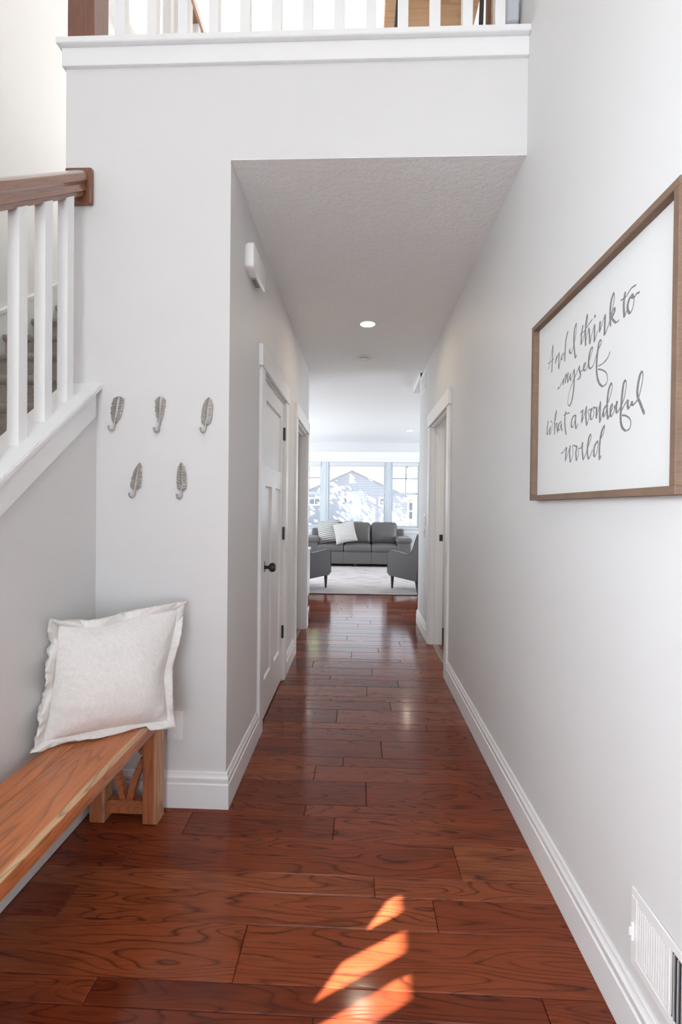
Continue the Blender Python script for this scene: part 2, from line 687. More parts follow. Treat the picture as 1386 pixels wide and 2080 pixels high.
# ================================================================== SHELL
# floor planks (rows across the hall, widths and butt joints as in the photo)
ROWS = [1.045, 1.170, 1.244, 1.423, 1.544, 1.627, 1.801, 1.934, 2.014, 2.190, 2.319, 2.403, 2.581, 2.712, 2.788, 2.972, 3.107,
        3.182, 3.364, 3.500, 3.577, 3.747, 3.904, 3.974, 4.171, 4.303, 4.381, 4.527, 4.684, 4.794, 4.970]
JOINTS = {1: [-0.10], 2: [-0.695, 0.493], 3: [-0.327], 4: [-0.93, 0.256], 5: [0.067], 6: [-0.825, 0.371], 7: [-0.679, -0.086],
          8: [-0.214], 9: [0.047], 10: [-0.199], 11: [-0.065], 12: [0.134], 13: [-0.31], 14: [0.41], 15: [-0.12], 16: [0.22], 17: [-0.35],
          18: [0.07], 19: [0.30], 20: [-0.20], 21: [0.12], 22: [-0.36], 23: [0.36], 24: [-0.05], 25: [0.19], 26: [-0.27], 27: [0.40],
          28: [-0.1], 29: [0.25], 30: [-0.3]}
floor = struct('floor', bx((XS, -1.7, -0.10), (4.2, YW, -0.012)), 'gap')
tag(floor, 'red-brown hardwood floor of wide random boards running across the hall')


def plank(bm, x0, x1, y0, y1, cx=0.0, cy=0.0, b=0.0024):
    g = 0.0006
    x0, x1, y0, y1 = x0 + g - cx, x1 - g - cx, y0 + g - cy, y1 - g - cy
    lo = [bm.verts.new(p) for p in ((x0, y0, -0.012), (x1, y0, -0.012), (x1, y1, -0.012), (x0, y1, -0.012))]
    md = [bm.verts.new(p) for p in ((x0, y0, -b), (x1, y0, -b), (x1, y1, -b), (x0, y1, -b))]
    hi = [bm.verts.new(p) for p in ((x0 + b, y0 + b, 0), (x1 - b, y0 + b, 0), (x1 - b, y1 - b, 0), (x0 + b, y1 - b, 0))]
    for A, B in ((lo, md), (md, hi)):
        for i in range(4):
            bm.faces.new([A[i], A[(i + 1) % 4], B[(i + 1) % 4], B[i]])
    bm.faces.new(hi)
    return bm


far = NB()
for k in range(1, len(ROWS)):
    y0, y1 = ROWS[k - 1], ROWS[k]
    xa, xb = (-1.105, XR) if y0 < YD else (XL - 0.12, XR + 0.12)
    xs = [xa] + sorted(JOINTS.get(k, [])) + [xb]
    for a, b in zip(xs, xs[1:]):
        if y0 < 4.3:
            cx, cy = (a + b) / 2, (y0 + y1) / 2
            obj('plank', plank(NB(), a, b, y0, y1, cx, cy), 'floor', floor, (cx, cy, 0), smooth=False)
        else:
            plank(far, a, b, y0, y1)
y = ROWS[0]
while y > -1.7:                                   # behind the camera
    w = random.choice((0.08, 0.125, 0.175))
    x = XK
    while x < XR:
        x2 = min(XR, x + random.uniform(0.5, 1.1))
        plank(far, x, x2, y - w, y)
        x = x2
    y -= w
y = ROWS[-1]
while y < 7.4:                                    # living room
    w = random.choice((0.08, 0.125, 0.175))
    x = -4.0 + random.uniform(0, 0.6) if y > 5.2 else XL
    lim = 4.0 if y > 5.2 else XR
    while x < lim:
        x2 = min(lim, x + random.uniform(0.5, 1.2))
        plank(far, x, x2, y, y + w)
        x = x2
    y += w
tag(obj('planks', far, 'floor', floor, smooth=False), None, kind='stuff')

# walls of the foyer
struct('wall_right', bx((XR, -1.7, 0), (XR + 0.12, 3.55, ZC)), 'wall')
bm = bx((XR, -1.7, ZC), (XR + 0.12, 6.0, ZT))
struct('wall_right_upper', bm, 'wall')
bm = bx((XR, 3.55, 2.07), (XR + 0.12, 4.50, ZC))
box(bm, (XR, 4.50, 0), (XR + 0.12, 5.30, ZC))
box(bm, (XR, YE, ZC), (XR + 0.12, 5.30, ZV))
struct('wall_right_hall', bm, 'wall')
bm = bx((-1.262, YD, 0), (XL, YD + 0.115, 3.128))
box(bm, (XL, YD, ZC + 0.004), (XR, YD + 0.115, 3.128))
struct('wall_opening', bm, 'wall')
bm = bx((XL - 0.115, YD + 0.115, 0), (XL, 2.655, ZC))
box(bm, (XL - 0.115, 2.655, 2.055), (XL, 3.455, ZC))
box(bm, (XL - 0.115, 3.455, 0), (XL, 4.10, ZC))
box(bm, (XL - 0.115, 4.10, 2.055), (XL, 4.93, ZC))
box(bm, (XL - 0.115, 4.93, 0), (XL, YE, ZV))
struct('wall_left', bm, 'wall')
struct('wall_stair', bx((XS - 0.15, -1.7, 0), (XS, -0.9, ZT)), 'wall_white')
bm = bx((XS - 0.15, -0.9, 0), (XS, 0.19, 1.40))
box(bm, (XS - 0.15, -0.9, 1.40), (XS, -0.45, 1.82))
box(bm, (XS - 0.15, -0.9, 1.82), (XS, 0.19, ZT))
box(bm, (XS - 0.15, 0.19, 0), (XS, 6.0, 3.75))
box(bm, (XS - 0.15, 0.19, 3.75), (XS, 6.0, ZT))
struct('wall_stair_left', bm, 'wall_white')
struct('wall_stair_inner', bx((-1.262, YD + 0.115, 0), (-1.15, 6.0, ZL)), 'wall_white')
# entry wall behind the camera with its door glazing and upper window
bm = bx((XS, -1.85, 0), (-1.10, -1.7, ZT))
box(bm, (-1.10, -1.85, 0), (0.40, -1.7, 0.35))
box(bm, (-1.10, -1.85, 2.15), (0.40, -1.7, 3.35))
box(bm, (0.40, -1.85, 0), (0.70, -1.7, ZT))
box(bm, (-1.10, -1.85, 4.55), (0.40, -1.7, ZT))
struct('wall_entry', bm, 'wall')
struct('sun_block_porch', bx((-7.2, -5.0, 2.62), (2.2, -1.86, 2.78)), 'roof')  # added slab, keeps sun out of the lower entry opening
struct('sun_block_front', bx((XS - 4.2, -3.9, 4.95), (XR + 1.0, -1.86, 5.1)), 'roof')  # added overhang blocking sun from the upper entry opening
struct('sun_block_side', bx((-6.6, YE, 2.62), (-4.36, YW + 0.15, 2.8)), 'roof')  # added overhang that shades the left living-room opening
struct('sun_block_house', bx((-6.6, 6.16, 3.05), (6.0, YW + 0.15, 6.4)), 'roof')  # added block above the living room, casts shade on the lawn
# loft, ceilings
struct('floor_loft', bx((-1.262, YD + 0.115, ZC + 0.12), (XR, 6.0, ZL)), 'wall_white')
struct('ceiling_upper', bx((XS - 0.15, -1.85, ZT), (XR + 0.12, 6.15, ZT + 0.15)), 'ceiling')
struct('wall_loft_back', bx((XS - 0.15, 6.0, ZV + 0.2), (XR + 0.12, 6.15, ZT)), 'wall_white')
bm = bx((XL, YD + 0.115, ZC), (XR, YE, ZC + 0.12))
box(bm, (XL, YD + 0.001, ZC), (XR, YD + 0.115, ZC + 0.004))
struct('ceiling_hall', bm, 'ceiling')
struct('ceiling_living', bx((-4.2, YE, ZV), (4.2, YW + 0.15, ZV + 0.2)), 'ceiling')
# living-room walls
struct('wall_living_near_left', bx((-4.2, YE - 0.12, 0), (XL - 0.115, YE, ZV)), 'wall')
struct('wall_living_near_right', bx((XR + 0.12, 5.18, 0), (4.2, 5.30, ZV)), 'wall')
bm = bx((-4.35, YE, 0), (-4.2, 6.9, ZV))
box(bm, (-4.35, 9.5, 0), (-4.2, YW, ZV))
box(bm, (-4.35, 6.9, 0), (-4.2, 9.5, 0.8))
box(bm, (-4.35, 6.9, 2.4), (-4.2, 9.5, ZV))
struct('wall_living_left', bm, 'wall')
bm = bx((4.2, 5.18, 0), (4.35, 7.3, ZV))
box(bm, (4.2, 9.9, 0), (4.35, YW, ZV))
box(bm, (4.2, 7.3, 0), (4.35, 9.9, 0.8))
box(bm, (4.2, 7.3, 2.4), (4.35, 9.9, ZV))
struct('wall_living_right', bm, 'wall')
WX0, WX1, WZ0, WZ1 = -1.52, 1.40, 0.82, 2.36
bm = bx((-4.35, YW, 0), (WX0, YW + 0.15, ZV))
box(bm, (WX1, YW, 0), (4.35, YW + 0.15, ZV))
box(bm, (WX0, YW, 0), (WX1, YW + 0.15, WZ0))
box(bm, (WX0, YW, WZ1), (WX1, YW + 0.15, ZV))
struct('wall_living_back', bm, 'wall')
# small rooms beyond the two open doorways
bm = bx((XR + 0.12, 3.30, 0), (2.7, 3.40, ZC))
box(bm, (XR + 0.12, 5.08, 0), (2.7, 5.18, ZC))
box(bm, (2.7, 3.30, 0), (2.8, 5.18, ZC))
box(bm, (XR + 0.12, 3.30, ZC), (2.8, 5.18, ZC + 0.1))
struct('wall_side_room', bm, 'wall')
bm = bx((-1.15, 3.95, 0), (XL - 0.115, 4.02, ZC))
box(bm, (-1.15, 3.95, ZC), (XL - 0.115, YE - 0.12, ZC + 0.1))
struct('wall_closet', bm, 'wall')

# knee wall, its cap and apron (stringer trim), steps
bm = NB()
prism(bm, [(-0.05, 0), (YD, 0), (YD, cap_z(YD) - 0.03), (-0.05, cap_z(-0.05) - 0.03)], 'X', -1.245, XK)
struct('wall_knee', bm, 'wall')
bm = NB()
y0, y1 = -0.10, YD
prism(bm, [(y0, cap_z(y0) - 0.027), (y1, cap_z(y1) - 0.027), (y1, cap_z(y1)), (y0, cap_z(y0))], 'X', -1.268, -1.098)
bmesh.ops.bevel(bm, geom=[e for e in bm.edges if abs(e.verts[0].co.x - e.verts[1].co.x) < 1e-4 and abs(e.verts[0].co.y - e.verts[1].co.y) > 0.5], offset=0.004, segments=2, affect='EDGES')
struct('trim_1', bm, 'trim')
bm = NB()
prism(bm, [(y0 + .05, cap_z(y0 + .05) - 0.122), (y1 - .035, cap_z(y1 - .035) - 0.122), (y1 - .035, cap_z(y1 - .035) - 0.027), (y0 + .05, cap_z(y0 + .05) - 0.027)], 'X', XK, XK + 0.016)
struct('trim_2', bm, 'trim')
bm = NB()                       # skirt board along the outer stair wall
sk = lambda yy: 1.733 + 0.78 * (yy - 2.06) + 0.155
prism(bm, [(0.0, 0), (5.2, sk(5.2) - 0.5), (5.2, sk(5.2)), (0.0, sk(0.0))], 'X', XS, XS + 0.014)
prism(bm, [(0.0, sk(0.0) - 0.028), (5.2, sk(5.2) - 0.028), (5.2, sk(5.2) - 0.006), (0.0, sk(0.0) - 0.006)], 'X', XS, XS + 0.022)
struct('trim_3', bm, 'trim')

stairs = thing('staircase', 'carpeted staircase climbing behind the white stair balusters at the left', 'staircase', (-1.73, 0.06, 0))
step = None
for k in range(-8, 8):
    yn, zn = 2.06 + 0.25 * k, 1.733 + 0.195 * k
    if step is None:
        bm = NB()
        h = [(0.0, -0.035), (-0.006, -0.022), (-0.004, -0.008), (0.008, 0.0), (0.29, 0.0), (0.29, -0.195), (0.022, -0.195), (0.020, -0.045)]
        prism(bm, h, 'X', -0.455, 0.455)
        step = obj('carpeted_step', bm, 'carpet', stairs, angle=50)
    else:
        s2 = step.copy()
        COL.objects.link(s2)
        step = s2
    step.location = (0, yn - 0.06, zn)

# baseboards
def baseboard(name, segs):
    bm = NB()
    for s in segs:
        sweep(bm, BASE, *s)
    return struct(name, bm, 'trim')


baseboard('baseboard_right', [((XR, -1.7, 0), (XR, 3.505, 0), (-1, 0, 0))])
baseboard('baseboard_right_far', [((XR, 4.575, 0), (XR, 5.30, 0), (-1, 0, 0), 0, 1), ((XR, 5.30, 0), (XR + 0.12, 5.30, 0), (0, 1, 0), 1, 0)])
baseboard('baseboard_left', [((XK, YD, 0), (XL, YD, 0), (0, -1, 0), -1, 1), ((XL, YD, 0), (XL, 2.565, 0), (1, 0, 0), 1, 0)])
baseboard('baseboard_left_middle', [((XL, 3.545, 0), (XL, 4.015, 0), (1, 0, 0))])
baseboard('baseboard_left_far', [((XL, 5.015, 0), (XL, YE, 0), (1, 0, 0))])
baseboard('baseboard_knee', [((XK, -0.05, 0), (XK, YD, 0), (1, 0, 0), 0, -1)])
baseboard('baseboard_living', [((-4.2, YW, 0), (4.2, YW, 0), (0, -1, 0))])


# ------------------------------------------------------------------ doors
def casing(name, x, sgn, ya, yb, hext=0.02):
    """flat craftsman casing on wall plane x (sgn = direction into the hall) around opening ya..yb"""
    w, t = 0.09, 0.018
    xs = sorted((x, x + sgn * t))
    bm = NB()
    box(bm, (xs[0], ya - w, 0), (xs[1], ya, 2.05), 0.002)
    box(bm, (xs[0], yb, 0), (xs[1], yb + w, 2.05), 0.002)
    hs = sorted((x, x + sgn * (t + 0.007)))
    box(bm, (hs[0], ya - w - hext, 2.05), (hs[1], yb + w + hext, 2.168), 0.002)
    return bm


def jamb(x0, x1, ya, yb, stop=0.045, sx=None):
    bm = NB()
    box(bm, (x0, ya, 0), (x1, ya + 0.018, 2.05), 0.0015)
    box(bm, (x0, yb - 0.018, 0), (x1, yb, 2.05), 0.0015)
    box(bm, (x0, ya, 2.032), (x1, yb, 2.05), 0.0015)
    if sx:
        box(bm, (sx, ya + 0.018, 0), (sx + 0.035, ya + 0.030, 2.032), 0.0015)
        box(bm, (sx, yb - 0.030, 0), (sx + 0.035, yb - 0.018, 2.032), 0.0015)
        box(bm, (sx, ya + 0.018, 2.020), (sx + 0.035, yb - 0.018, 2.032), 0.0015)
    return bm


# closed three-panel door on the left
d1 = empty('door_1', (XL, 3.055, 0))
tag(d1, 'closed white three-panel door in the left hall wall with black knob and hinges', kind='structure')
off = (-XL, -3.055, 0)
obj('casing', casing('c', XL, 1, 2.66, 3.45), 'trim', d1, off, smooth=False)
obj('jamb', jamb(XL - 0.115, XL + 0.001, 2.655, 3.455), 'trim', d1, off, smooth=False)


def panel_door(y0, y1, xf, th=0.035):
    """stiles and rails with recessed flat panels; xf is the visible face"""
    bm = NB()
    z0, z1 = 0.012, 2.03
    cols = [y0, y0 + 0.125, 0, 0, y1 - 0.095, y1]
    ys = [2.800, 3.010, 3.135, 3.348]
    bars = [((y0, z0), (ys[0], z1)), ((ys[3], z0), (y1, z1)), ((ys[0], z0), (ys[3], 0.240)), ((ys[0], 1.405), (ys[3], 1.525)),
            ((ys[0], 1.920), (ys[3], z1)), ((ys[1], 0.240), (ys[2], 1.405))]
    for (a, b), (c, d) in bars:
        box(bm, (xf - th, a, b), (xf, c, d), 0.0)
    pan = [((ys[0], 1.525), (ys[3], 1.920)), ((ys[0], 0.240), (ys[1], 1.405)), ((ys[2], 0.240), (ys[3], 1.405))]
    return bm, pan


bm, pan = panel_door(2.676, 3.434, XL - 0.006)
leaf = obj('door_leaf', bm, 'trim', d1, off, smooth=False)
for (a, b), (c, d) in pan:
    bm = NB()
    xf, e, dp = XL - 0.006, 0.008, 0.011
    o4 = [(xf, a, b), (xf, c, b), (xf, c, d), (xf, a, d)]
    i4 = [(xf - dp, a + e, b + e), (xf - dp, c - e, b + e), (xf - dp, c - e, d - e), (xf - dp, a + e, d - e)]
    loft(bm, [o4, i4], True, False)
    bm.faces.new([bm.verts.new(p) for p in i4])
    obj('door_panel', bm, 'trim', leaf, smooth=False)
bm = NB()
lathe(bm, [(0.0, 0.078), (0.018, 0.078), (0.0265, 0.070), (0.028, 0.058), (0.024, 0.047), (0.012, 0.040), (0.010, 0.030), (0.012, 0.010), (0.0, 0.010)], 24, 'X', (XL - 0.010, 2.742, 0.925))
box(bm, (XL - 0.006, 2.742 - 0.031, 0.925 - 0.031), (XL + 0.002, 2.742 + 0.031, 0.925 + 0.031), 0.002)
tag(obj('door_knob', bm, 'black', leaf), 'black round knob on a square plate')
for z in (1.812, 1.087, 0.364):
    bm = bx((XL - 0.012, 3.430, z - 0.045), (XL + 0.003, 3.448, z + 0.045), 0.001)
    lathe(bm, [(0, -0.047), (0.0065, -0.047), (0.0065, 0.047), (0, 0.047)], 12, 'Z', (XL + 0.003, 3.437, z))
    tag(obj('hinge', bm, 'black', d1, off), 'black butt hinge')

# open doorway further along the left wall
d2 = empty('door_2', (XL, 4.515, 0))
tag(d2, 'white-cased open doorway at the far end of the left hall wall', kind='structure')
off = (-XL, -4.515, 0)
obj('casing', casing('c', XL, 1, 4.105, 4.925, 0.0), 'trim', d2, off, smooth=False)
obj('jamb', jamb(XL - 0.118, XL + 0.001, 4.10, 4.93, sx=XL - 0.075), 'trim', d2, off, smooth=False)
obj('threshold', bx((XL - 0.10, 4.118, 0.0), (XL - 0.04, 4.912, 0.006), 0.002), 'rail', d2, off)

# open doorway on the right wall
d3 = empty('door_3', (XR, 4.03, 0))
tag(d3, 'white-cased open doorway in the right hall wall with a black strike plate', kind='structure')
off = (-XR, -4.03, 0)
obj('casing', casing('c', XR, -1, 3.595, 4.465), 'trim', d3, off, smooth=False)
obj('jamb', jamb(XR - 0.001, XR + 0.122, 3.59, 4.47, sx=XR + 0.045), 'trim', d3, off, smooth=False)
bm = bx((XR + 0.086, 4.449, 0.975), (XR + 0.118, 4.453, 1.035), 0.001)
box(bm, (XR + 0.095, 4.447, 0.990), (XR + 0.108, 4.450, 1.020))
tag(obj('strike_plate', bm, 'black', d3, off), 'black strike plate')
obj('threshold', bx((XR + 0.035, 3.608, 0.0), (XR + 0.085, 4.452, 0.006), 0.002), 'rail', d3, off)

# ------------------------------------------------------------------ living-room window
w1 = empty('window_1', (0, YW, WZ0))
tag(w1, 'three-part white window of the living room behind the grey sofa', kind='structure')


def wpart(name, bm, mat, parent=w1, **kw):
    o = obj(name, bm, mat, parent, (0, -YW, -WZ0) if parent is w1 else (0, 0, 0), **kw)
    return o


bm = NB()
box(bm, (WX0 - 0.10, YW - 0.026, 2.425), (WX1 + 0.10, YW, 2.585), 0.003)
box(bm, (WX0 - 0.10, YW - 0.018, WZ0), (WX0, YW, 2.425), 0.003)
box(bm, (WX1, YW - 0.018, WZ0), (WX1 + 0.10, YW, 2.425), 0.003)
box(bm, (WX0 - 0.10, YW - 0.018, 2.345), (WX1 + 0.10, YW, 2.425), 0.003)
wpart('casing', bm, 'trim', smooth=False)
bm = bx((WX0 - 0.13, YW - 0.055, WZ0 - 0.028), (WX1 + 0.13, YW + 0.06, WZ0), 0.004)
wpart('sill', bm, 'trim', smooth=False)
wpart('apron', bx((WX0 - 0.10, YW - 0.016, WZ0 - 0.125), (WX1 + 0.10, YW, WZ0 - 0.028), 0.002), 'trim', smooth=False)
for a, b in ((-0.878, -0.717), (0.613, 0.750)):
    bm = bx((a, YW + 0.005, WZ0), (b, YW + 0.14, WZ1), 0.003)
    box(bm, ((a + b) / 2 - 0.03, YW - 0.004, WZ0), ((a + b) / 2 + 0.03, YW + 0.01, WZ1), 0.002)
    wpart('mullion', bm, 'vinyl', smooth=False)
for a, b, dh in ((WX0, -0.878, True), (-0.717, 0.613, False), (0.750, WX1, True)):
    f = 0.035
    bm = bx((a, YW + 0.03, WZ0), (a + f, YW + 0.12, WZ1))
    box(bm, (b - f, YW + 0.03, WZ0), (b, YW + 0.12, WZ1))
    box(bm, (a + f, YW + 0.03, WZ0), (b - f, YW + 0.12, WZ0 + 0.05))
    box(bm, (a + f, YW + 0.03, WZ1 - 0.04), (b - f, YW + 0.12, WZ1))
    if dh:
        box(bm, (a + f, YW + 0.05, 1.59), (b - f, YW + 0.11, 1.645))
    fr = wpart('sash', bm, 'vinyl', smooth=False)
    obj('pane', bx((a + f, YW + 0.085, WZ0 + 0.05), (b - f, YW + 0.089, WZ1 - 0.04)), 'glass', fr, smooth=False)
    if dh:
        c = (a + b) / 2 + 0.02
        bm = bx((c - 0.011, YW + 0.074, 1.645), (c + 0.011, YW + 0.084, WZ1 - 0.04))
        box(bm, (a + f, YW + 0.074, 1.962), (b - f, YW + 0.084, 1.984))
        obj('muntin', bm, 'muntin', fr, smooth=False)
    bm = bx((a + 0.012, YW + 0.004, 2.262), (b - 0.012, YW + 0.03, 2.345), 0.004)
    for q in range(5):
        box(bm, (a + 0.014, YW + 0.002, 2.240 + q * 0.004), (b - 0.014, YW + 0.028, 2.243 + q * 0.004))
    wpart('raised_shade', bm, 'shade', smooth=False)

# inferred window by the stairs, sized to pass only the sun bars on the floor
w2 = empty('window_2', (XS, -0.13, 1.40))
tag(w2, 'small window beside the foot of the stairs', kind='structure')
bm = bx((XS - 0.10, -0.45, 1.40), (XS - 0.04, -0.43, 1.82))
box(bm, (XS - 0.10, 0.185, 1.40), (XS - 0.04, 0.19, 1.82))
box(bm, (XS - 0.10, -0.43, 1.40), (XS - 0.04, 0.185, 1.42))
box(bm, (XS - 0.10, -0.43, 1.81), (XS - 0.04, 0.185, 1.82))
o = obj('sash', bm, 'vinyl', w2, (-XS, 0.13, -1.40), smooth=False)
obj('pane', bx((XS - 0.07, -0.43, 1.42), (XS - 0.066, 0.185, 1.81)), 'glass', o, smooth=False)


# ================================================================== OBJECTS
# ---- stair railing
sr = thing('stair_railing', 'white-balustered stair railing with brown wooden handrail on the sloping cap at the left', 'railing', (-1.18, YD, cap_z(YD)))
off = (1.18, -YD, -cap_z(YD))
ya, yb = -0.06, YD - 0.018
hw = [(-0.020, -0.110), (0.020, -0.110), (0.020, -0.092), (0.031, -0.086), (0.027, -0.074), (0.026, -0.058), (0.037, -0.042), (0.038, -0.028),
      (0.034, -0.012), (0.022, -0.003), (0.0, 0.0), (-0.022, -0.003), (-0.034, -0.012), (-0.038, -0.028), (-0.037, -0.042), (-0.026, -0.058), (-0.027, -0.074), (-0.031, -0.086), (-0.020, -0.092)]
sl = math.atan(0.765)
bm = loft(NB(), [[(p[0], s_ , p[1] * math.cos(sl)) for p in hw] for s_ in (0.0, (yb - ya) / math.cos(sl))])
for v in bm.verts:                      # plumb-cut ends
    v.co.y += v.co.z * math.tan(sl)
obj('handrail', bm, 'rail', sr, (-1.19 + 1.18, ya - YD, rail_z(ya) - cap_z(YD)), (sl, 0, 0), angle=25)
bm = bx((-1.253, YD - 0.022, 2.548), (-1.138, YD, 2.700), 0.007, 2)
ro = obj('rosette', bm, 'rail_v', sr, off)
for px in (-1.235, -1.178):
    obj('screw_plug', lathe(NB(), [(0, -0.0245), (0.004, -0.0245), (0.004, -0.022), (0, -0.022)], 12, 'Y', (px, YD, 2.678)), 'pine', ro)
bal = None
for k in range(-11, 2):
    yc = 1.718 + 0.1325 * k
    z0, z1 = cap_z(yc), rail_z(yc) - 0.104
    if bal is None:
        bm = NB()
        s = 0.0205
        L = 0.62
        loft(bm, [[(sx * s, sy * s, z + 0.78 * sy * s) for sx, sy in ((-1, -1), (1, -1), (1, 1), (-1, 1))] for z in (0.0, rail_z(1.7) - 0.104 - cap_z(1.7))])
        bal = obj('baluster', bm, 'baluster', sr, smooth=False)
    else:
        b2 = bal.copy()
        COL.objects.link(b2)
        bal = b2
    bal.location = (-1.181 + 1.18, yc - YD, z0 - cap_z(YD))
bm = bx((-1.245, -0.16, 0), (-1.125, -0.05, 1.22), 0.004)
box(bm, (-1.258, -0.173, 1.22), (-1.112, -0.037, 1.25), 0.006)
obj('newel_post', bm, 'rail_v', sr, off)

# ---- loft ledge trim and railing
bm = NB()
box(bm, (-1.285, YD - 0.038, 3.205), (XR, YD + 0.115, 3.232), 0.003)
struct('trim_4', bm, 'trim')
bm = NB()
box(bm, (-1.272, YD - 0.016, 3.128), (XR, YD + 0.02, 3.205), 0.002)
struct('trim_5', bm, 'trim')
lr = thing('loft_railing', 'loft railing with white balusters and a brown newel post above the hall opening', 'railing', (-0.3, 1.99, 3.232))
off = (0.3, -1.99, -3.232)
obj('newel_post', bx((-1.240, 1.945, 3.232), (-1.126, 2.060, 4.30), 0.003), 'rail_v', lr, off)
bal = None
for k in range(13):
    x = -1.030 + 0.1325 * k
    if k in (0,):
        x = -1.035
    if bal is None:
        bal = obj('baluster', bx((-0.0205, -0.0205, 0), (0.0205, 0.0205, 0.93), 0.001), 'baluster', lr, smooth=False)
    else:
        b2 = bal.copy()
        COL.objects.link(b2)
        bal = b2
    bal.location = (x + 0.3, 2.000 - 1.99, 0)
bm = loft(NB(), [[(xx, 2.0 + p[0], 4.265 + p[1]) for p in hw] for xx in (-1.126, XR)])
obj('handrail', bm, 'rail', lr, off, angle=25)
# guard along the stairwell, running back from the newel
sg = thing('stairwell_guard', 'brown handrail with white balusters running back along the loft stairwell', 'railing', (-1.18, 2.2, ZL))
off = (1.18, -2.2, -ZL)
bm = NB()
box(bm, (-0.99, 2.20, 4.02), (-0.93, 3.00, 4.09), 0.01)
obj('handrail', bm, 'rail', sg, off)
bm = bx((-0.985, 2.92, ZL), (-0.895, 3.01, 4.2), 0.003)
obj('newel_post', bm, 'rail_v', sg, off)
for k in range(5):
    obj('baluster', bx((-0.98, 2.28 + 0.13 * k, ZL), (-0.94, 2.32 + 0.13 * k, 4.02)), 'baluster', sg, off, smooth=False)

# ---- loft furniture seen between the balusters
dk = thing('pine_desk', 'pine desk with horizontal boards and a thin black metal leg behind the loft railing', 'desk', (0.35, 2.45, ZL))
off = (-0.35, -2.45, -ZL)
for k, (z0, z1) in enumerate(((3.215, 3.385), (3.39, 3.56), (3.565, 3.74))):
    obj('board', bx((0.165, 2.30, z0), (0.520, 2.325, z1), 0.002), 'pine', dk, off)
obj('desk_top', bx((0.10, 2.22, 3.745), (0.56, 2.75, 3.785), 0.004), 'pine', dk, off)
for x0, x1 in ((0.125, 0.165), (0.545, 0.560)):
    obj('leg', tube(NB(), [(x0, 2.285, ZL), (x1, 2.285, 3.745)], 0.011, 8), 'black', dk, off)
pf = thing('dark_picture_frame', 'dark brown framed board leaning behind the loft railing beside the pine desk', 'picture', (0.61, 2.17, ZL))
bm = bx((-0.060, -0.012, 0.0), (0.060, 0.012, 0.62), 0.003)
obj('frame', bm, 'rail_v', pf)
obj('backing', bx((-0.042, -0.016, 0.03), (0.0, -0.0125, 0.60)), 'pine', pf)
cu = thing('white_cushion', 'white cushion leaning by the right end of the loft railing', 'cushion', (0.71 - 0.13, 2.20, ZL))

# ---- bench
bt = 0.440
be = thing('bench', 'long orange-brown acacia wood bench against the knee wall holding a pillow', 'bench', (-0.925, 0.95, 0))
off = (0.925, -0.95, 0)
for bx0, bx1 in ((-0.1415, -0.0575), (-0.0570, 0.1415)):      # two glued-up boards
    bm = bx((bx0, -0.905, -0.0225), (bx1, 0.885, 0.0225), 0.003, 2)
    obj('top_board', bm, 'bench_top', be, (-0.9265 + 0.925, 0.0, bt - 0.0225))
lg = None
for lx in (-1.0415, -0.8245):
    for ly in (1.8825, 0.02):
        if lg is None:
            lg = obj('leg', bx((-0.0305, -0.0345, 0.0), (0.0305, 0.0345, bt - 0.004), 0.0025), 'bench_leg', be)
        else:
            l2 = lg.copy()
            COL.objects.link(l2)
            lg = l2
        lg.location = (lx + 0.925, ly - 0.95, 0)
for ly in (1.8825, 0.02):
    obj('apron', bx((-1.011, ly - 0.014, bt - 0.075), (-0.855, ly + 0.014, bt - 0.006), 0.002), 'bench', be, off)
    obj('stretcher', bx((-1.011, ly - 0.02, 0.030), (-0.855, ly + 0.02, 0.083), 0.003), 'bench', be, off)
    for s in (-1, 1):
        for z0, z1, z2, kind in ((0.083, 0.165, 0.250, 'low'), (0.366, 0.330, 0.275, 'high')):
            P = catmull([(-0.933 + s * 0.014, ly, z0), (-0.933 + s * 0.034, ly, z1), (-0.933 + s * 0.070, ly, z2)], 5)
            rings = []
            for i, p in enumerate(P):
                t = (Vector(P[min(i + 1, len(P) - 1)]) - Vector(P[max(i - 1, 0)])).normalized()
                nrm = Vector((t.z, 0, -t.x))
                w = 0.0125
                rings.append([Vector(p) + nrm * a + Vector((0, b, 0)) for a, b in ((-w, -0.013), (w, -0.013), (w, 0.013), (-w, 0.013))])
            obj('brace', loft(NB(), rings), 'bench', be, off)

# ---- pillow on the bench
pw = thing('pillow', 'white linen pillow with a frayed ruffled edge standing on the wooden bench', 'pillow', (-0.92, 1.75, bt))
PC = {'tl': Vector((-1.102, 1.640, 0.880)), 'tr': Vector((-0.706, 1.915, 0.892)), 'bl': Vector((-1.104, 1.550, 0.438)), 'br': Vector((-0.700, 1.800, 0.418))}
po = Vector((-0.92, 1.75, bt))


def pil(u, v):
    a = PC['bl'].lerp(PC['br'], u)
    b = PC['tl'].lerp(PC['tr'], u)
    return a.lerp(b, v)


pn = (PC['br'] - PC['bl']).cross(PC['tl'] - PC['bl']).normalized()      # towards the viewer
MU, MV = 0.062, 0.058            # flange width as a share of the pillow


def topsag(u):
    return 0.055 * math.exp(-((u - 0.30) / 0.24) ** 2)


def rsag(v):
    return 0.050 * math.exp(-((v - 0.40) / 0.28) ** 2)


def body_uv(u, v):
    uu, vv = 2 * u - 1, 2 * v - 1
    su = MU + (1 - 2 * MU) * u - 0.016 * uu * (1 - vv * vv) * abs(uu) ** 2
    sv = MV + (1 - 2 * MV) * v - 0.020 * vv * (1 - uu * uu) * abs(vv) ** 2 - topsag(u) * v ** 6
    su -= rsag(v) * u ** 6
    return su, sv


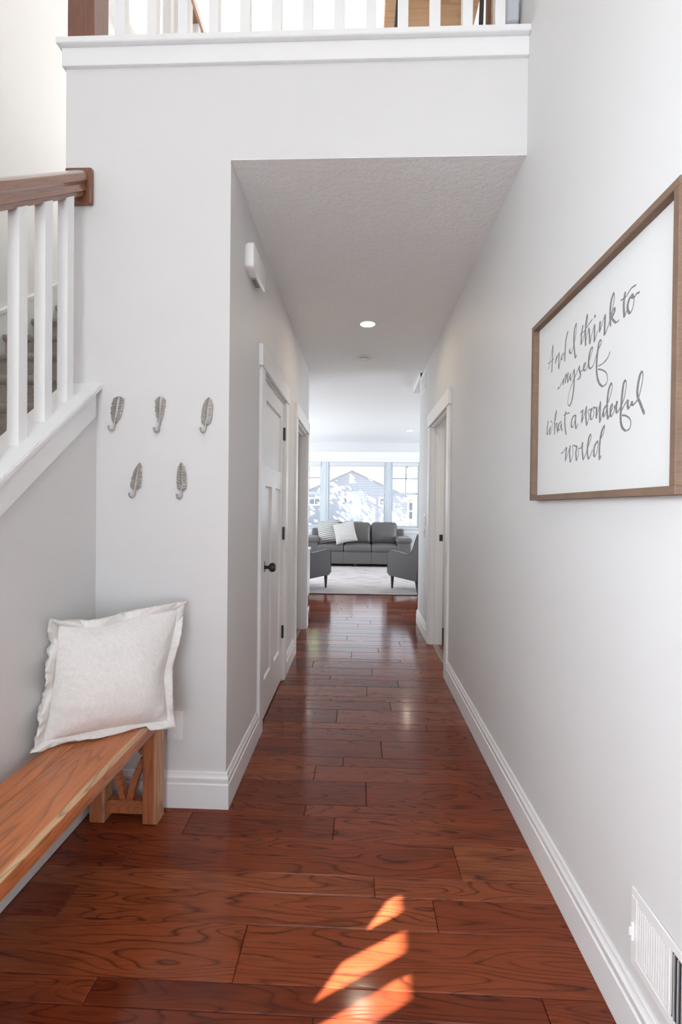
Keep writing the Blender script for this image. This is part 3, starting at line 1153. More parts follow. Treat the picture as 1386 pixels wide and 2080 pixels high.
def keep(p, extra=0.0):
    """rest on the bench, stay in front of the two walls"""
    p.z = max(p.z, bt + 0.004 + extra - max(0.0, p.x + 0.792) * 1.1)
    p.x = max(p.x, XK + 0.004 + extra)
    p.y = min(p.y, YD - 0.004 - extra)
    return p


N = 64
bm = NB()
fr, bk = [], []
for j in range(N + 1):
    rf, rb = [], []
    for i in range(N + 1):
        u, v = i / N, j / N
        uu, vv = 2 * u - 1, 2 * v - 1
        au, av = max(0, 1 - abs(uu) ** 3.0), max(0, 1 - abs(vv) ** 3.0)
        e = (au * av) ** 0.8
        p = pil(*body_uv(u, v))
        nz = noise.noise((u * 4, v * 4, 1.3)) * 0.009 + noise.noise((u * 11, v * 7, 4.3)) * 0.0025
        edge = min(1 - abs(uu), 1 - abs(vv))
        puck = 0.0045 * math.sin(46 * (u - v * 0.8) + 3 * noise.noise((u * 6, v * 6, 9))) * math.exp(-edge * 7) * min(1, edge * 9)
        dent = -0.012 * math.exp(-((u - 0.40) / 0.10) ** 2 - ((v - 0.97) / 0.10) ** 2) - 0.012 * math.exp(-((u - 0.96) / 0.06) ** 2 - ((v - 0.42) / 0.08) ** 2)
        fold = 0.005 * math.exp(-((v - 0.20 - 0.10 * (1 - u)) / 0.035) ** 2) * max(0, 1 - u * 1.8)
        sag = 1.0 + 0.28 * (0.5 - v)
        pf_ = p + pn * (0.084 * e * sag + (nz + puck + dent + fold) * min(1, e * 4 + 0.1))
        pb_ = p - pn * (0.045 * e)
        rf.append(bm.verts.new(keep(pf_) - po))
        rb.append(rf[-1] if i in (0, N) or j in (0, N) else bm.verts.new(keep(pb_) - po))
    fr.append(rf)
    bk.append(rb)
for j in range(N):
    for i in range(N):
        bm.faces.new([fr[j][i], fr[j][i + 1], fr[j + 1][i + 1], fr[j + 1][i]])
        q = [bk[j][i], bk[j + 1][i], bk[j + 1][i + 1], bk[j][i + 1]]
        if len(set(q)) == 4 and not all(x in (fr[j][i], fr[j + 1][i], fr[j + 1][i + 1], fr[j][i + 1]) for x in q):
            bm.faces.new(q)
obj('cushion', bm, 'linen', pw, angle=180)
# ruffled flange: two frayed layers around the body (bottom, right, top, left)
AMP = (0.6, 0.8, 1.5, 2.8)
for layer in (0, 1):
    bm = NB()
    n = 720
    rings = []
    for k in range(n):
        s = 4.0 * k / n
        side, f = int(s), s - int(s)
        c_in = [(f, 0), (1, f), (1 - f, 1), (0, 1 - f)][side]
        o_n = [(0, -1), (1, 0), (0, 1), (-1, 0)][side]
        ui, vi = body_uv(*c_in)
        ui -= (2 * c_in[0] - 1) * 0.012
        vi -= (2 * c_in[1] - 1) * 0.012
        nx = AMP[side]
        if f > 0.9:
            nx += (AMP[(side + 1) % 4] - nx) * (f - 0.9) * 5
        elif f < 0.1:
            nx += (AMP[side - 1] - nx) * (0.1 - f) * 5
        wv = math.sin(s * 15.0 + layer * 1.3 + 2.2 * noise.noise((s * 2.3, 3.0, 0))) * 0.7 + 0.8 * noise.noise((s * 7, layer * 5.1, 0)) + 0.35 * noise.noise((s * 21, layer * 2.1, 4))
        wd_ = 0.7 * noise.noise((s * 5 + 9, layer * 3.1, 2)) + 0.4 * noise.noise((s * 17, layer * 3.1, 7))
        draw = 0.012 * (1 - (2 * f - 1) ** 2) + 0.016 * nx * (0.35 + wd_) + 0.0025 * noise.noise((s * 90, layer, 0)) + 0.006 * layer
        uo, vo = c_in[0] - o_n[0] * draw, c_in[1] - o_n[1] * draw
        vo -= topsag(uo) * max(0, vo) ** 6
        uo -= rsag(vo) * max(0, uo) ** 6
        pi_, po_ = pil(ui, vi) - pn * 0.003 * (1 - layer), pil(uo, vo)
        ring = []
        for q in range(7):
            t = q / 6
            out = pn * (0.024 * wv * nx * t ** 1.3 + (0.010 * layer - 0.003) * t + 0.004 * nx * math.sin(math.pi * t))
            p = keep(pi_.lerp(po_, t) + out, 0.003 * layer)
            ring.append(bm.verts.new(p - po))
        rings.append(ring)
    for k in range(n):
        a, b = rings[k], rings[(k + 1) % n]
        for q in range(6):
            bm.faces.new([a[q], b[q], b[q + 1], a[q + 1]])
    bmesh.ops.recalc_face_normals(bm, faces=bm.faces)
    fl_ = obj('flange', bm, 'linen', pw, angle=180)
    md = fl_.modifiers.new('cloth', 'SOLIDIFY')
    md.thickness = 0.0028
    md.offset = 0

# ---- feather wall hooks
def feather(name, label, x, ztop, zbot, lean, prof, notch=0.0, tipx=0.0, ridge=0.0035, seed=0, w=0.030):
    h = ztop - zbot
    t = thing(name, label, 'hook', (x, YD, zbot), 0, 'feather wall hooks')
    b0 = 0.25 * h                    # blade starts here
    n, mcols = 30, 8
    bm = NB()
    rows = []
    for j in range(n + 1):
        s = j / n
        # half width from the profile (linear through its points)
        for (s0, w0), (s1, w1) in zip(prof, prof[1:]):
            if s0 <= s <= s1:
                hwid = w0 + (w1 - w0) * (s - s0) / (s1 - s0)
                break
        z = b0 + (h - b0) * s
        cx = lean * (z / h) + tipx * s * s
        row = []
        for i in range(-mcols, mcols + 1):
            a = i / mcols
            jag = 1.0 + notch * noise.noise((s * 11, (1 if a > 0 else -1) * 3.1, seed)) + 0.06 * math.sin(s * 60 + seed)
            xx = cx + a * hwid * w * jag
            barb = 0.0017 * math.sin(s * 62 - abs(a) * 6 + seed)
            yy = -(0.0045 + 0.0012 * (1 - abs(a)) + ridge * max(0, 1 - abs(a) * 6) + barb * min(1, abs(a) * 3))
            row.append(bm.verts.new((xx, yy, z - abs(a) ** 2 * 0.004)))
        rows.append(row)
    for j in range(n):
        for i in range(2 * mcols):
            bm.faces.new([rows[j][i], rows[j][i + 1], rows[j + 1][i + 1], rows[j + 1][i]])
    for v in [x for r_ in rows for x in r_]:
        v.co.y = min(v.co.y, -0.0035)
    bl = obj('blade', bm, 'nickel', t, angle=25)
    md = bl.modifiers.new('thickness', 'SOLIDIFY')
    md.thickness = 0.003
    md.offset = 0
    cx0 = lean * (b0 / h)
    P = catmull([(cx0 + 0.001, -0.006, b0 + 0.02), (cx0 - 0.001, -0.008, b0 - 0.006), (-0.001, -0.010, 0.011), (-0.004, -0.016, 0.003),
                 (-0.0085, -0.023, 0.003), (-0.0115, -0.027, 0.009), (-0.012, -0.028, 0.018)], 5)
    rad = [0.0040 if i < len(P) * 0.7 else 0.0036 for i in range(len(P))]
    bm = tube(NB(), P, rad, 10)
    lathe(bm, [(0, -0.0048), (0.0034, -0.0034), (0.0048, 0), (0.0034, 0.0034), (0, 0.0048)], 12, 'Z', P[-1])
    obj('hook', bm, 'nickel', t)
    return t


oval = [(0, .25), (0.08, .62), (0.25, .95), (0.55, 1.0), (0.8, .82), (0.93, .5), (1.0, .10)]
feather('feather_hook', 'silver plume-shaped wall hook leaning right, upper left one of five', -1.043, 1.741, 1.593, 0.014,
        [(0, .22), (0.12, .55), (0.35, .92), (0.65, 1.0), (0.85, 1.0), (0.94, .92), (0.98, .78), (1.0, .60)], 0.18, 0.006, seed=1.0, w=0.0245)
feather('feather_hook', 'silver round-topped feather wall hook tapering downward, in the middle of the upper row', -0.849, 1.741, 1.587, 0.004,
        [(0, .20), (0.2, .45), (0.45, .80), (0.7, .95), (0.85, 1.0), (0.93, .90), (0.97, .70), (1.0, .40)], 0.25, 0.0, seed=5.2, w=0.0215)
feather('feather_hook', 'silver long oval feather wall hook, rightmost of the upper row', -0.651, 1.738, 1.586, 0.010,
        [(0, .35), (0.08, .80), (0.3, 1.0), (0.6, 1.0), (0.85, .75), (0.96, .40), (1.0, .12)], 0.14, 0.004, seed=8.7, w=0.0225)
feather('feather_hook', 'silver pointed feather wall hook with a ragged left edge, left of the lower pair', -0.953, 1.461, 1.312, 0.010,
        [(0, .45), (0.1, .95), (0.3, 1.0), (0.6, .82), (0.85, .55), (0.96, .35), (1.0, .10)], 0.3, 0.012, seed=3.3, w=0.0225)
feather('feather_hook', 'silver symmetrical feather wall hook with a clear spine, right of the lower pair', -0.750, 1.463, 1.308, 0.000,
        [(0, .30), (0.06, .85), (0.25, 1.0), (0.6, .95), (0.82, .72), (0.95, .38), (1.0, .08)], 0.10, -0.003, ridge=0.005, seed=6.1, w=0.0205)

# ---- outlet cover by the bench
ou = thing('outlet_cover', 'white blank outlet cover plate low on the wall behind the bench', 'outlet', (-0.770, YD, 0.346))
obj('plate', bx((-0.036, -0.007, -0.061), (0.036, 0, 0.061), 0.003, 2), 'plastic', ou)
for z in (-0.042, 0.042):
    obj('screw', lathe(NB(), [(0, -0.0085), (0.003, -0.008), (0.003, -0.006), (0, -0.006)], 12, 'Y', (0, 0, z)), 'plastic', ou)

# ---- doorbell chime
ch = thing('doorbell_chime', 'white plastic doorbell chime box high on the left hall wall', 'doorbell chime', (XL, 2.365, 2.475))
def chime_outline(g):
    pts = []
    for k in range(21):
        a = -math.pi / 2 + math.pi * k / 20 * 0
    hw_, hh = 0.138 - g, 0.064 - g
    top = [(-hw_ + 0.012, hh), (hw_ - 0.012, hh), (hw_, hh - 0.012)]
    bot = [(hw_, -hh + 0.012)] + [(hw_ * math.cos(math.pi * k / 12), -hh + 0.012 - 0.020 * math.sin(math.pi * k / 12)) for k in range(1, 12)] + [(-hw_, -hh + 0.012)]
    return top + bot + [(-hw_, hh - 0.012)]


bm = loft(NB(), [[(d, p[0], p[1]) for p in chime_outline(g)] for d, g in ((0, 0.004), (0.006, 0.004), (0.007, 0.0), (0.034, 0.0), (0.041, 0.003), (0.044, 0.010))])
obj('cover', bm, 'plastic', ch, angle=30)
for d in (0.012, 0.018, 0.024, 0.030):
    P = [(d, 0.085 * math.cos(math.pi * (k + 2) / 12), -0.0537 - 0.020 * math.sin(math.pi * (k + 2) / 12)) for k in range(9)]
    bm = NB()
    for a, b in zip(P, P[1:]):
        mid = (Vector(a) + Vector(b)) / 2
        dv = (Vector(b) - Vector(a)) * 0.36
        a2, b2 = mid - dv, mid + dv
        q = [Vector((d - 0.0015, 0, 0)) - Vector((d, 0, 0)), Vector((0.0015, 0, 0))]
        loft(bm, [[a2 + q[0], a2 + q[1], a2 + q[1] + Vector((0, 0, -0.0012)), a2 + q[0] + Vector((0, 0, -0.0012))],
                  [b2 + q[0], b2 + q[1], b2 + q[1] + Vector((0, 0, -0.0012)), b2 + q[0] + Vector((0, 0, -0.0012))]])
    obj('grille_slot', bm, 'dark', ch, smooth=False)

# ---- ceiling fittings
def downlight(x, y, z, label, group=None, r=0.058, power=6.0):
    t = thing('recessed_light', label, 'ceiling light', (x, y, z), 0, group)
    obj('trim_ring', lathe(NB(), [(r, 0.001), (r, -0.004), (r + 0.012, -0.005), (r + 0.017, -0.002), (r + 0.017, 0.0), (r, 0.001)], 40), 'plastic', t)
    obj('lens', lathe(NB(), [(0, -0.001), (r, -0.001), (r, -0.003), (0, -0.003)], 40), 'lamp', t)
    d = bpy.data.lights.new('downlight', 'AREA')
    d.shape = 'DISK'
    d.size = r * 1.8
    d.energy = power
    d.color = (1.0, 0.83, 0.66)
    o = bpy.data.objects.new('downlight', d)
    COL.objects.link(o)
    o.location = (0, 0, -0.006)
    o.parent = t
    return t


downlight(0.054, 3.747, ZC, 'lit recessed ceiling light in the hallway ceiling', power=3.6)
downlight(0.985, 9.30, ZV, 'lit recessed light in the living room ceiling, right one', 'living room recessed lights', power=1.6)
downlight(-1.02, 9.30, ZV, 'lit recessed light in the living room ceiling, left one at the wall edge', 'living room recessed lights', power=1.6)
sd = thing('smoke_detector', 'round white smoke detector on the hallway ceiling beyond the lit downlight', 'smoke detector', (0.034, 4.593, ZC))
obj('base', lathe(NB(), [(0, 0), (0.052, 0), (0.054, -0.010), (0.050, -0.012), (0, -0.012)], 40), 'plastic', sd)
obj('vent_gap', lathe(NB(), [(0, -0.012), (0.047, -0.012), (0.047, -0.020), (0, -0.020)], 40), 'dark', sd)
obj('cover', lathe(NB(), [(0, -0.020), (0.064, -0.020), (0.066, -0.026), (0.060, -0.038), (0.040, -0.044), (0, -0.045)], 40), 'plastic', sd)

# ---- air registers
vn = thing('wall_vent', 'small white air vent high at the far end of the right hall wall', 'vent', (XR, 5.02, 2.60))
bm = bx((-0.004, -0.17, -0.10), (0.0, 0.17, 0.10), 0.001)
obj('plate', bm, 'plastic', vn)
for i in range(3):
    for j in range(2):
        y0, z0 = -0.145 + 0.098 * i, -0.080 + 0.083 * j
        bm = NB()
        for q in range(4):
            box(bm, (-0.009, y0 + 0.002, z0 + 0.004 + q * 0.019), (-0.004, y0 + 0.088, z0 + 0.016 + q * 0.019), 0.001)
        obj('louver', bm, 'plastic', vn, smooth=False)

rg = thing('floor_register', 'white metal air register low on the right wall just above the baseboard', 'vent', (XR, 0.945, 0.285))
bm = NB()
y0, y1, z0, z1 = -0.205, 0.208, -0.092, 0.094
box(bm, (-0.006, y0, z0), (0, y1, z0 + 0.022), 0.002)
box(bm, (-0.006, y0, z1 - 0.022), (0, y1, z1), 0.002)
box(bm, (-0.006, y1 - 0.022, z0 + 0.022), (0, y1, z1 - 0.022), 0.001)
box(bm, (-0.006, y0, z0 + 0.022), (0, y0 + 0.022, z1 - 0.022), 0.001)
obj('frame', bm, 'plastic', rg)
bm = bx((-0.004, 0.072, z0 + 0.022), (-0.001, y1 - 0.022, z1 - 0.022))
for q in range(13):
    yy = 0.078 + q * 0.0085
    box(bm, (-0.0055, yy, z0 + 0.030), (-0.004, yy + 0.0045, z1 - 0.030), 0.001)
obj('ribbed_plate', bm, 'plastic', rg)
obj('backing', bx((-0.0008, y0 + 0.02, z0 + 0.02), (-0.0003, 0.072, z1 - 0.02)), 'dark', rg, smooth=False)
obj('divider', bx((-0.007, 0.066, z0 + 0.022), (0, 0.073, z1 - 0.022), 0.001), 'plastic', rg)
fin = None
for q in range(19):
    if fin is None:
        bm = NB()
        loft(bm, [[(-0.0075, 0.0, z), (-0.0005, 0.005, z), (-0.0005, 0.0064, z), (-0.0075, 0.0016, z)] for z in (z0 + 0.022, z1 - 0.022)])
        fin = obj('fin', bm, 'plastic', rg, smooth=False)
    else:
        f2 = fin.copy()
        COL.objects.link(f2)
        fin = f2
    fin.location = (0, 0.052 - q * 0.0125, 0)
bm = bx((-0.011, 0.196, -0.032), (-0.005, 0.202, 0.012), 0.001)
box(bm, (-0.016, 0.197, -0.020), (-0.010, 0.201, 0.000), 0.001)
obj('damper_lever', bm, 'plastic', rg)

# ---- switches by the right doorway
s1 = thing('light_switch', 'white double light switch plate beyond the right doorway', 'switch', (XR, 4.80, 1.17))
obj('plate', bx((-0.007, -0.058, -0.058), (0, 0.058, 0.058), 0.003, 2), 'plastic', s1)
for y in (-0.026, 0.026):
    obj('rocker', bx((-0.012, y - 0.017, -0.034), (-0.006, y + 0.017, 0.034), 0.002), 'plastic', s1)
s2 = thing('wall_control', 'small pale wall control below the double light switch', 'switch', (XR, 4.84, 1.03))
obj('plate', bx((-0.005, -0.036, -0.045), (0, 0.036, 0.045), 0.002, 2), 'vinyl', s2)
obj('button', bx((-0.008, -0.015, -0.025), (-0.005, 0.015, 0.025), 0.001), 'vinyl', s2)

# ---- lettered sign on the right wall
sg_y0, sg_y1, sg_z0, sg_z1 = 0.972, 1.778, 1.313, 1.952
art = thing('wall_sign', 'large white lettered sign in a rustic brown wooden frame on the right wall', 'sign', (XR, (sg_y0 + sg_y1) / 2, sg_z0))
off = (-XR, -(sg_y0 + sg_y1) / 2, -sg_z0)
xf = 0.634
fw = 0.0185
for a, b, nm in (((sg_y0, sg_z1 - fw), (sg_y1, sg_z1), 'top'), ((sg_y0, sg_z0), (sg_y1, sg_z0 + fw), 'bottom'),
                 ((sg_y0, sg_z0 + fw), (sg_y0 + fw, sg_z1 - fw), 'near'), ((sg_y1 - fw, sg_z0 + fw), (sg_y1, sg_z1 - fw), 'far')):
    cy, cz = (a[0] + b[0]) / 2, (a[1] + b[1]) / 2
    hy, hz = (b[0] - a[0]) / 2, (b[1] - a[1]) / 2
    obj('frame_rail', bx((xf - XR, -hy, -hz), (-0.002, hy, hz), 0.0012), 'frame', art, (0, cy + off[1], cz + off[2]))
obj('panel', bx((0.6555, sg_y0 + fw, sg_z0 + fw), (0.664, sg_y1 - fw, sg_z1 - fw)), 'panel', art, off, smooth=False)
LETTERS = {"1":[[[1674,1768],[1665,1781],[1653,1807],[1644,1827],[1638,1842]],[[1638,1842],[1638,1816],[1641,1782],[1643,1748]],[[1677,1790],[1658,1789],[1626,1792]],[[1602,1795],[1610,1783],[1615,1771]],[[1615,1771],[1601,1787],[1585,1799]],[[1585,1799],[1587,1771],[1587,1744]],[[1587,1744],[1578,1760],[1570,1775]],[[1546,1785],[1562,1782],[1569,1774],[1561,1769],[1548,1780]],[[1521,1846],[1535,1823],[1540,1790],[1542,1755]],[[1502,1784],[1509,1778],[1499,1768],[1489,1773],[1478,1790],[1466,1817],[1463,1849]],[[1463,1849],[1476,1831],[1479,1798],[1473,1762],[1466,1742]],[[1466,1742],[1456,1750]],[[1421,1826],[1429,1803],[1432,1771]],[[1440,1803],[1412,1805],[1392,1812],[1364,1821]],[[1432,1771],[1418,1784],[1405,1809],[1393,1829],[1395,1848]],[[1395,1848],[1403,1823],[1405,1789],[1402,1757]],[[1402,1769],[1395,1788],[1384,1804]],[[1384,1804],[1381,1781],[1377,1754]],[[1377,1754],[1368,1776],[1352,1801]],[[1352,1801],[1352,1775],[1352,1751]],[[1352,1751],[1342,1764],[1334,1778]],[[1350,1824],[1349,1823]],[[1321,1798],[1323,1783],[1323,1768]],[[1323,1768],[1310,1787],[1295,1806]],[[1295,1806],[1297,1773],[1298,1750]],[[1298,1750],[1283,1763],[1267,1788],[1252,1822],[1252,1845]],[[1252,1845],[1265,1830],[1270,1801],[1267,1762]],[[1267,1779],[1255,1801],[1248,1801],[1250,1792],[1262,1782]],[[1262,1782],[1245,1765],[1235,1762],[1227,1764]],[[1200,1823],[1206,1796],[1203,1760]],[[1203,1760],[1195,1770],[1191,1775]],[[1221,1810],[1198,1809],[1175,1819],[1154,1818]],[[1167,1803],[1182,1797],[1189,1782],[1185,1767],[1177,1760]],[[1177,1760],[1166,1770],[1162,1789],[1167,1803]],[[1167,1803],[1173,1798],[1161,1792],[1152,1796],[1139,1794]]],"2":[[[1590,1685],[1584,1680],[1566,1690],[1548,1703]],[[1548,1703],[1551,1692],[1552,1683]],[[1552,1683],[1542,1703],[1530,1714]],[[1530,1714],[1533,1698],[1537,1684]],[[1537,1684],[1527,1702],[1515,1714]],[[1515,1714],[1519,1697],[1517,1681]],[[1517,1681],[1508,1694],[1498,1706]],[[1498,1706],[1502,1694],[1497,1682]],[[1497,1682],[1486,1697],[1475,1712]],[[1475,1712],[1473,1689],[1476,1651],[1488,1617],[1503,1604]],[[1503,1604],[1515,1618],[1505,1648],[1482,1676],[1462,1691],[1439,1712]],[[1439,1712],[1440,1699],[1432,1683],[1439,1674],[1453,1673]],[[1438,1690],[1415,1694],[1403,1702],[1398,1708]],[[1398,1708],[1408,1708],[1413,1696],[1407,1686]],[[1407,1686],[1393,1691],[1376,1713],[1361,1733],[1362,1742]],[[1362,1742],[1376,1733],[1383,1707],[1380,1689],[1370,1683]],[[1370,1683],[1354,1689],[1333,1719],[1314,1735],[1316,1746]],[[1316,1746],[1327,1738],[1335,1705],[1337,1675],[1333,1651],[1321,1628],[1302,1614]],[[1302,1614],[1285,1617],[1278,1629],[1285,1646],[1306,1660],[1329,1669]],[[1329,1677],[1304,1677],[1281,1683],[1266,1697]]],"3":[[[1667,1589],[1675,1567],[1676,1540]],[[1676,1540],[1660,1553],[1646,1566]],[[1646,1566],[1652,1552],[1652,1537]],[[1652,1537],[1638,1552],[1632,1575],[1647,1584]],[[1618,1569],[1601,1592],[1599,1612]],[[1599,1612],[1611,1585],[1613,1532]],[[1613,1551],[1602,1566],[1593,1568]],[[1593,1568],[1594,1554],[1587,1535]],[[1559,1568],[1578,1562],[1584,1546],[1573,1543],[1561,1562]],[[1560,1562],[1560,1548],[1553,1535]],[[1527,1594],[1535,1571],[1532,1543],[1523,1518]],[[1546,1583],[1524,1585],[1501,1583]],[[1461,1569],[1479,1565],[1489,1548],[1483,1535],[1469,1543],[1459,1567]],[[1459,1569],[1461,1547],[1456,1525]],[[1456,1525],[1441,1540]],[[1431,1568],[1413,1575]],[[1413,1575],[1417,1556],[1420,1537]],[[1420,1537],[1404,1559],[1392,1581]],[[1392,1581],[1395,1554],[1389,1523]],[[1389,1523],[1377,1546],[1382,1565],[1362,1566]],[[1358,1568],[1367,1556],[1366,1539],[1356,1537]],[[1356,1537],[1347,1551],[1353,1568],[1339,1564]],[[1332,1566],[1334,1550],[1334,1534]],[[1334,1534],[1323,1554],[1313,1577]],[[1313,1577],[1315,1548],[1315,1519]],[[1315,1519],[1307,1530],[1300,1545]],[[1279,1560],[1294,1551],[1296,1534],[1289,1534],[1277,1554]],[[1273,1564],[1260,1584],[1254,1601],[1257,1613]],[[1257,1613],[1270,1600],[1277,1570],[1277,1540],[1272,1520]],[[1272,1520],[1260,1536]],[[1260,1537],[1251,1546],[1251,1557]],[[1251,1557],[1260,1548],[1260,1528],[1253,1525]],[[1253,1525],[1242,1538],[1229,1559]],[[1239,1550],[1241,1542]],[[1229,1559],[1233,1545],[1232,1528]],[[1232,1528],[1223,1532],[1211,1542]],[[1211,1542],[1198,1558],[1189,1590],[1193,1603]],[[1193,1603],[1202,1593],[1209,1556],[1212,1519],[1210,1499],[1202,1485],[1188,1476]],[[1188,1476],[1174,1478],[1167,1489],[1171,1502],[1188,1513],[1206,1518]],[[1213,1526],[1196,1541],[1181,1552]],[[1180,1551],[1182,1541],[1179,1527]],[[1179,1527],[1170,1535],[1163,1544]],[[1163,1544],[1164,1536],[1157,1533]],[[1157,1533],[1139,1544],[1127,1568],[1121,1592],[1124,1605]],[[1124,1605],[1133,1597],[1141,1573],[1141,1551],[1130,1531],[1113,1502]]],"4":[[[1559,1462],[1539,1468],[1519,1479]],[[1519,1479],[1523,1458],[1526,1435]],[[1526,1435],[1508,1459],[1492,1481]],[[1492,1481],[1497,1458],[1491,1427]],[[1491,1427],[1473,1452],[1476,1477],[1449,1471]],[[1447,1474],[1454,1453],[1450,1428]],[[1450,1428],[1437,1446],[1438,1463],[1422,1463]],[[1422,1463],[1412,1480]],[[1412,1480],[1414,1458],[1407,1426]],[[1407,1426],[1393,1441],[1373,1468],[1362,1485],[1364,1496]],[[1364,1496],[1375,1485],[1382,1459],[1381,1439],[1374,1425]],[[1374,1425],[1362,1437],[1353,1451]],[[1323,1471],[1341,1459],[1345,1435],[1338,1429]],[[1338,1429],[1326,1445],[1322,1470]],[[1312,1471],[1294,1489],[1288,1508]],[[1288,1508],[1305,1491],[1314,1457],[1314,1417]],[[1314,1417],[1303,1429]]]}
LETTERS['1'] = [s if abs(s[0][1] - s[-1][1]) > 4 or len(s) > 2 else [(s[0][0] + 2, s[0][1] + 3), (s[0][0], s[0][1] - 2), (s[0][0] - 2, s[0][1] - 5)] for s in LETTERS['1']]
for key in ('1', '2', '3', '4'):
    bm = NB()
    for si, st in enumerate(LETTERS[key]):
        P = catmull([(p[0] / 1000, p[1] / 1000) for p in st], 7)
        n = len(P)
        xx = 0.6552 - 0.00002 * (si % 6)
        vs = []
        for i, p in enumerate(P):
            a, b = P[max(i - 1, 0)], P[min(i + 1, n - 1)]
            ty, tz = b[0] - a[0], b[1] - a[1]
            ln = math.hypot(ty, tz) or 1e-6
            ty, tz = ty / ln, tz / ln
            down = max(0.0, -tz)
            k = i / (n - 1)
            w = 0.0016 + 0.0026 * down ** 0.8 if tz < 0.2 else 0.0016 + 0.0008 * (1 - tz)
            w *= 0.88 + 0.24 * min(1, max(0, (1.70 - p[0]) / 0.6))
            vs.append((p, (-tz, ty), w))
        # smooth the widths and round the ends
        ws = [v[2] for v in vs]
        for _ in range(3):
            ws = [(ws[max(i - 1, 0)] + ws[i] + ws[min(i + 1, n - 1)]) / 3 for i in range(n)]
        L_, R_ = [], []
        for i, (p, nn, _) in enumerate(vs):
            e = min(i, n - 1 - i)
            h_ = ws[i] * (0.62 if e == 0 else 0.9 if e == 1 else 1.0)
            # pen held at a slant: horizontal strokes keep some height
            L_.append(bm.verts.new((xx, p[0] + nn[0] * h_, p[1] + nn[1] * h_)))
            R_.append(bm.verts.new((xx, p[0] - nn[0] * h_, p[1] - nn[1] * h_)))
        for i in range(n - 1):
            bm.faces.new([L_[i], L_[i + 1], R_[i + 1], R_[i]])
    obj('lettering', bm, 'ink', art, off, smooth=False)

# ---- living room: rug
rug = thing('area_rug', 'large pale rug with greyish streaks under the sofa and armchairs', 'rug', (0.0, 8.72, 0))
bm = bx((-1.75, -1.78, 0.0), (1.75, 1.78, 0.012), 0.003)
obj('pile', bm, 'rug', rug)
bm = NB()
box(bm, (-1.755, -1.786, 0.0), (1.755, -1.781, 0.010), 0.001)
obj('binding', bm, 'chair_leg', rug)

# ---- sofa
so = thing('sofa', 'grey leather three-seat sofa below the living room window', 'sofa', (-0.017, 10.50, 0.012))
def sofa_part(nm, bm, mat='leather', parent=so, **kw):
    return obj(nm, bm, mat, parent, **kw)


base = rbox(NB(), (0, 0.02, 0.195), (0.84, 0.43, 0.135), 0.02, 4)
sofa_part('base', base)
for x in (-0.30, 0.30):
    sofa_part('base_seam', bx((x - 0.003, -0.4125, 0.075), (x + 0.003, -0.408, 0.320), 0.001), 'dark')
for k in (-1, 0, 1):
    sofa_part('seat_cushion', rbox(NB(), (k * 0.597, -0.10, 0.392), (0.297, 0.335, 0.075), 0.045, 6, (0, 0.012, 0.022)))
for k in (-1, 0, 1):
    bm = rbox(NB(), (0, 0, 0), (0.296, 0.085, 0.255), 0.07, 6, (0.0, 0.05, 0.012))
    for v in bm.verts:
        wr = 0.007 * math.sin(v.co.x * 22 + v.co.z * 16 + k) * noise.noise((v.co.x * 4, v.co.z * 4, k * 3.0))
        v.co.y += wr * (1 if v.co.y < 0 else 0)
    bmesh.ops.rotate(bm, verts=bm.verts, cent=(0, 0, 0), matrix=Matrix.Rotation(R(-13), 3, 'X'))
    bmesh.ops.translate(bm, verts=bm.verts, vec=(k * 0.597, 0.235, 0.685))
    sofa_part('back_cushion', bm)
sofa_part('back_frame', rbox(NB(), (0, 0.375, 0.42), (1.06, 0.075, 0.375), 0.05, 4))
for s in (-1, 1):
    a = sofa_part('arm', rbox(NB(), (s * 1.0, -0.02, 0.30), (0.142, 0.42, 0.245), 0.04, 4))
    bm = rbox(NB(), (s * 0.995, -0.04, 0.572), (0.168, 0.43, 0.062), 0.055, 4, (0, 0, 0.012))
    obj('arm_pad', bm, 'leather', a)
for x in (-1.0, -0.05, 1.0):
    for y in (-0.33, 0.36):
        if x == -0.05 and y > 0:
            continue
        sofa_part('foot', bx((x - 0.03, y - 0.03, 0.0), (x + 0.03, y + 0.03, 0.065), 0.004), 'chair_leg')


def throw_pillow(name, label, loc, rot, w, h, t, mat, group=None):
    p = thing(name, label, 'cushion', loc, 0, group)
    bm = NB()
    n = 22
    F, B = [], []
    for j in range(n + 1):
        a, b = [], []
        for i in range(n + 1):
            u, v = 2 * i / n - 1, 2 * j / n - 1
            e = (max(0, 1 - abs(u) ** 2.4) * max(0, 1 - abs(v) ** 2.4)) ** 0.6
            x = w / 2 * u * (1 - 0.07 * (1 - v * v) * u * u)
            z = h / 2 * v * (1 - 0.07 * (1 - u * u) * v * v)
            a.append(bm.verts.new((x, -t * e, z)))
            b.append(a[-1] if i in (0, n) or j in (0, n) else bm.verts.new((x, t * e * 0.8, z)))
        F.append(a)
        B.append(b)
    for j in range(n):
        for i in range(n):
            bm.faces.new([F[j][i], F[j][i + 1], F[j + 1][i + 1], F[j + 1][i]])
            q = [B[j][i], B[j + 1][i], B[j + 1][i + 1], B[j][i + 1]]
            if not all(x in (F[j][i], F[j + 1][i], F[j + 1][i + 1], F[j][i + 1]) for x in q):
                bm.faces.new(q)
    o = obj('cushion', bm, mat, p, (0, 0, 0), rot, angle=180)
    E = [(w / 2 * u * (1 - 0.07 * (1 - v * v) * u * u), 0, h / 2 * v * (1 - 0.07 * (1 - u * u) * v * v)) for u, v in
         [(-1 + 2 * k / 14, -1) for k in range(14)] + [(1, -1 + 2 * k / 14) for k in range(14)] + [(1 - 2 * k / 14, 1) for k in range(14)] + [(-1, 1 - 2 * k / 14) for k in range(15)]]
    obj('piping', tube(NB(), E, 0.006, 6), mat, o)
    return p


